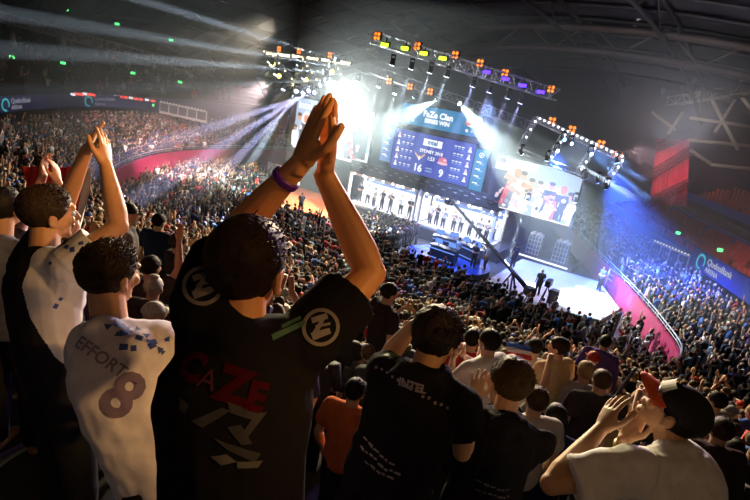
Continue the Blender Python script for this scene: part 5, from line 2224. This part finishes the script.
# --- flags
def cloth_flag(name, label, quad, d, stripes, amp=.05, nx=40, nz=24, seed=0):
    """hanging flag: quad of pixels at depth d; stripes = [(fraction, material)] across"""
    a, b_, c, e = [at(x, y, dd) for (x, y, dd) in quad]
    r = thing(name, label, 'flag', (a + b_ + c + e) / 4)
    O = (a + b_ + c + e) / 4
    prev = 0
    for fr, m in stripes:
        mb = MB()
        vs = []
        n2 = max(4, int(nx * (fr - prev)))
        for i in range(n2 + 1):
            u = prev + (fr - prev) * i / n2
            for j in range(nz + 1):
                v = j / nz
                p = a.lerp(b_, u).lerp(e.lerp(c, u), v)
                p = p + FWD * (amp * math.sin(u * 15 + seed + v * 3) + amp * .6 * math.sin(u * 31 + v * 7))
                vs.append(p - O)
        k = len(vs)
        vs += [p + FWD * .004 for p in vs]
        fs = []
        for i in range(n2):
            for j in range(nz):
                q = i * (nz + 1) + j
                fs.append((q, q + 1, q + nz + 2, q + nz + 1))
                fs.append((k + q, k + q + nz + 1, k + q + nz + 2, k + q + 1))
        mb.add(vs, fs, 0, None, True)
        mb.build('field', m, r)
        prev = fr
    return r


f_red = mat('flag_red', (.62, .02, .03), .7)
f_white = mat('flag_white', (.7, .68, .66), .7)
f_blue = mat('flag_blue', (.03, .12, .5), .7)
cloth_flag('flag', 'red and white flag held up behind the profile man at the left', [(22, 166, 3.9), (90, 168, 3.8), (80, 260, 3.9), (26, 260, 4.0)], 3.9, [(.42, f_red), (.52, f_white), (.86, f_red), (1.0, f_white)], .04)
cloth_flag('flag', 'small blue white and red flag between the hoodies and the beige shirt', [(506, 341, 5.6), (507, 356, 5.6), (532, 361, 5.4), (530, 346, 5.4)], 5.5, [(.36, f_blue), (.68, f_white), (1.0, f_red)], .02, 20, 14, 2)
# ------------------------------------------------------------------ players, hosts and crew on the stage
ORD = ('first', 'second', 'third', 'fourth', 'fifth', 'sixth', 'seventh', 'eighth')
WHITE_T, NAVY_T = (.75, .76, .8), (.015, .02, .05)
for bi, (s0, s1) in enumerate(BOOTHS):
    n = 7 if bi == 0 else 8
    for k in range(n):
        s = s0 + .7 + (s1 - s0 - 1.4) * (k + rnd.uniform(-.15, .15)) / (n - 1)
        wht = rnd.random() < (.45 if bi == 0 else .75)
        person(W(s, rnd.uniform(-.9, -.45), .96), -A + math.pi + rnd.uniform(-.5, .5), 1.04, rnd.choice(['standing', 'with folded hands', 'clapping']), 'tee', WHITE_T if wht else NAVY_T,
               'short', rnd.choice(list(HAIRS.values())), rnd.choice(SKINS), 'person in a %s jersey standing in the %s white booth, %s from its left' % ('white' if wht else 'dark', ('left', 'right')[bi], ORD[k]),
               'players in the white booths', trc=(.03, .03, .04))
for (x, y, z, pz, tc, lab, turn) in [(598, 291, .35, 'with folded hands', (.12, .2, .45), 'person in a blue shirt on the pale stage floor beside the ramp railing', 2.4),
                                     (512, 268, .5, 'standing', (.02, .02, .03), 'person in black operating the camera crane', 1.0), (536, 296, .35, 'standing', (.02, .02, .02), 'person in black bending behind the broadcast camera', .6),
                                     (455, 262, .5, 'standing', (.6, .62, .7), 'person in a white shirt at the left desk of the blue platform', 2.6), (472, 268, .5, 'with folded hands', (.03, .03, .06), 'person in a dark suit between the desks of the blue platform', 3.0),
                                     (484, 270, .5, 'standing', (.4, .4, .5), 'person in a grey suit at the right desk of the blue platform', 2.2), (452, 232, .0, 'standing', (.03, .03, .03), 'person in black walking before the right booth', 1.2),
                                     (255, 205, .3, 'standing', (.03, .03, .03), 'person in black standing on the orange stage floor, left end', 1.0), (283, 205, .3, 'standing', (.1, .05, .04), 'person in brown standing on the orange stage floor, second from left', 2.0),
                                     (300, 214, .3, 'with folded hands', (.03, .03, .05), 'person in navy standing on the orange stage floor, third from left', .5), (492, 240, .9, 'standing', (.6, .6, .7), 'person in white at the right end of the booths, nearer one', 2.5),
                                     (499, 238, .9, 'standing', (.2, .2, .3), 'person in grey at the right end of the booths, farther one', 2.9)]:
    s, t, _ = on_z(x, y, z)
    person(W(s, t, z), -A + turn, 1.03, pz, 'tee', tc, 'short', rnd.choice(list(HAIRS.values())), rnd.choice(SKINS), lab, 'people working on the stage')

# ------------------------------------------------------------------ the crowd
spots = []


def try_spot(p, zone):
    q = project(p + V((0, 0, 1.6)))
    if q is None or q[2] < (3.4 if q[0] > 230 else 4.4) or not (-60 < q[0] < 810 and -30 < q[1] < 620):
        return
    for (x, y, r) in TAKEN:
        if (p.x - x) ** 2 + (p.y - y) ** 2 < (r + .12) ** 2:
            return
    spots.append((q[2], p, zone, q))


R_ = random.Random(21)
for r in range(26):                                   # rows on the steps
    d = (r + .55) * TREAD
    a = 0.0
    i = 0
    while i < NC - 1:
        w_, k_, dm = PROF[i]
        p0, p1 = bowl(max(i - 1, 0), d), bowl(min(i + 1, NC - 1), d)
        kk = (p1 - p0).length / max(ARC[min(i + 1, NC - 1)] - ARC[max(i - 1, 0)], .01)
        a += .50 / max(kk, .4)
        i = int(np.searchsorted(ARC, a))
        if i >= NC - 1 or i < 1:
            continue
        if d > dm - .2:
            continue
        f = (a - ARC[i - 1]) / (ARC[i] - ARC[i - 1])
        right_far = i < I_R0 and CV[i][1] < -1
        if i < 4 or i > NC - 5:
            continue
        z = ground(i, d)
        p = bowl(i - 1, d).lerp(bowl(i, d), min(max(f, 0), 1)) + V((R_.uniform(-.07, .07), R_.uniform(-.12, .12), z))
        if R_.random() < (.06 if not (i < idx_of(14.8, -1.5)) else .55):
            continue
        zone = 'right' if i < I_RM else ('left' if i > I_LM else 'near')
        try_spot(p, zone)
# standing crowd on the arena floor
poly = [(p[0], p[1]) for p in CV]


def floor_ok(s, t):
    i = int(np.argmin(((CV - np.array([s, t])) ** 2).sum(1)))
    if (np.array([s, t]) - CV[i]) @ NV[i] > -.7:
        return False
    front = 8.2 - (4.6 if s < -2 else 0) * sstep(-1, -6, s)
    if s > 8:
        front = 8.4
    if -15 < s < -3 and t < 7.2:
        return False
    if s < -15 and t < -1:
        return False
    if s > 16.2 and t < 9:
        return t > 6.4
    if -3.2 < s < 1.8 and 1.6 < t <= 8.4:
        return True
    return t > front if s > -15 else True


s = -23.0
while s < 20:
    t = -2.0
    while t < 20:
        ss, tt = s + R_.uniform(-.17, .17), t + R_.uniform(-.2, .2)
        if floor_ok(ss, tt) and R_.random() > .06:
            try_spot(W(ss, tt, 0), 'floor')
        t += .74
    s += .58
spots.sort(key=lambda q: q[0])
print('CROWD', len(spots))
TOPN = list(TOPS)


def looks(zone):
    tn = R_.choices(TOPN, TOPW)[0]
    hr = R_.choices(['short', 'fade', 'long', 'cap', 'beanie'], [46, 20, 16, 14, 4])[0]
    hn = R_.choices(list(HAIRS), [30, 34, 22, 8])[0]
    pz = R_.choices(list(POSES), [44, 26, 5, 3, 20, 2] if zone == 'near' else [34, 22, 12, 8, 20, 4])[0]
    sk = R_.choices(SKINS, [30, 20, 22, 10, 14, 4])[0]
    return tn, hr, hn, pz, sk


def hidden(q):
    """behind one of the big figures close to us"""
    x, y, d = q[:3]
    boxes = [(178, 210, 338, 520), (335, 215, 385, 330), (-60, 190, 78, 520), (78, 245, 190, 520), (355, 318, 470, 520), (445, 365, 540, 520), (560, 385, 700, 520), (225, 170, 300, 215)]
    return any(a < x < c and b < y < e for a, b, c, e in boxes)


near = [q for q in spots if not hidden(q[3]) and -4 < q[3][0] < 754 and q[3][1] < 497][:290]
near_id = {id(q) for q in near}
WHERE = {'near': 'in the sloping seats', 'left': 'in the far left stand', 'right': 'in the right stand', 'floor': 'on the arena floor'}
for q in near:
    dd, p, zone, pr_ = q
    tn, hr, hn, pz, sk = looks(zone)
    top = 'hoodie' if R_.random() < .35 else 'tee'
    if hr in ('cap', 'beanie'):
        cn = R_.choice(list(CAPC))
        hc, hl = CAPC[cn], '%s %s' % (cn, hr)
    else:
        hc, hl = HAIRS[hn], {'short': 'short %s hair', 'fade': 'cropped %s hair', 'long': 'long %s hair'}[hr] % hn
    lab = 'person in %s %s, %s, %s, %s of slope' % (tn, 'hoodie' if top == 'hoodie' else 'shirt', hl, pz, 'left' if pr_[0] < 345 else ('centre' if pr_[0] < 560 else 'right'))
    person(p, face_stage(p, R_.uniform(-.35, .35)), R_.uniform(.92, 1.05), pz, top, TOPS[tn], hr, hc, sk, lab, 'spectators on the crowded slope')

# everyone farther away: one mass
def low_person(pz):
    """coarse figure: verts, faces, part id (0 skin, 1 top, 2 trousers, 3 hair)"""
    k = POSES[pz]
    b = MB()
    b.ell(k['head'], (.078, .095, .115), 0, nu=7, nv=5)
    b.ell(k['head'] + V((0, -.02, .03)), (.088, .1, .098), 3, nu=7, nv=4)
    b.tube([(0, 0, .86), (0, 0, 1.05), k['neck'] - V((0, 0, .14)), k['neck'] - V((0, 0, .03))], [(.18, .13), (.17, .125), (.225, .125), (.09, .08)], 7, 1, rings=((1, 0, 0),))
    for a, e, w_, f in ((k['shL'], k['elL'], k['wrL'], k['hdL']), (k['shR'], k['elR'], k['wrR'], k['hdR'])):
        b.tube([a, e], [.07, .055], 5, 1)
        b.tube([e, w_, w_ + f[0].normalized() * .15], [.045, .036, .03], 5, 0)
    for sx in (-.09, .09):
        b.tube([(sx, 0, .9), (sx * 1.1, 0, .0)], [.09, .06], 5, 2)
    n = len(b.v)
    pid = np.zeros(n, int)
    for f, m in zip(b.f, b.mi):
        for i in f:
            pid[i] = m
    return np.array([tuple(v) for v in b.v]), b.f, pid


LOW = [low_person(p) for p in POSES]
LOWW = [40, 26, 8, 6, 17, 3]
VV, CC, loops, starts, tot = [], [], [], [], []
nv_ = 0
q2 = [q for q in spots if id(q) not in near_id]
# sparse dark rows of the upper left stand
for d_ in np.arange(9.0, 19.5, 1.0):
    for i in range(I_LB - 6, NC - 8):
        if R_.random() < .32:
            p = bowl(i, d_ + R_.uniform(-.2, .2), 5.4 + (d_ - 8.2) / 11.8 * 6.1)
            q = project(p)
            if q and -40 < q[0] < 240:
                q2.append((q[2], p, 'left', q))
for dd, p, zone, pr_ in q2:
    tn, hr, hn, pz, sk = looks(zone)
    vs0, fs0, pid = LOW[R_.choices(range(len(LOW)), LOWW)[0]]
    ang = face_stage(p, R_.uniform(-.4, .4))
    sc = R_.uniform(.92, 1.06)
    c, s_ = math.cos(ang) * sc, math.sin(ang) * sc
    x, y = vs0[:, 0], vs0[:, 1]
    VV.append(np.stack([x * c - y * s_ + p.x, x * s_ + y * c + p.y, vs0[:, 2] * sc + p.z], 1))
    hc = CAPC[R_.choice(list(CAPC))] if hr in ('cap', 'beanie') else HAIRS[hn]
    tab = np.array([sk, TOPS[tn], (.02, .022, .03), hc])
    CC.append(tab[pid])
    for f in fs0:
        loops.append(np.array(f) + nv_)
    nv_ += len(vs0)
VV, CC = np.concatenate(VV), np.concatenate(CC)
me = bpy.data.meshes.new('crowd')
me.vertices.add(len(VV))
me.vertices.foreach_set('co', VV.ravel())
lens = np.array([len(f) for f in loops])
me.loops.add(int(lens.sum()))
me.loops.foreach_set('vertex_index', np.concatenate(loops).astype(np.int32))
me.polygons.add(len(lens))
me.polygons.foreach_set('loop_start', np.concatenate([[0], np.cumsum(lens)[:-1]]).astype(np.int32))
me.update(calc_edges=True)
at_ = me.attributes.new('Col', 'FLOAT_COLOR', 'POINT')
at_.data.foreach_set('color', np.concatenate([CC, np.ones((len(CC), 1))], 1).ravel().astype(np.float32))
me.polygons.foreach_set('use_smooth', [True] * len(lens))
me.materials.append(mat('crowd_clothes', attr='Col', rough=.75, var=.1))
me.validate()
cr = link(bpy.data.objects.new('crowd', me))
tag(cr, 'dense far crowd filling the arena floor and the stands', 'crowd', kind='stuff')
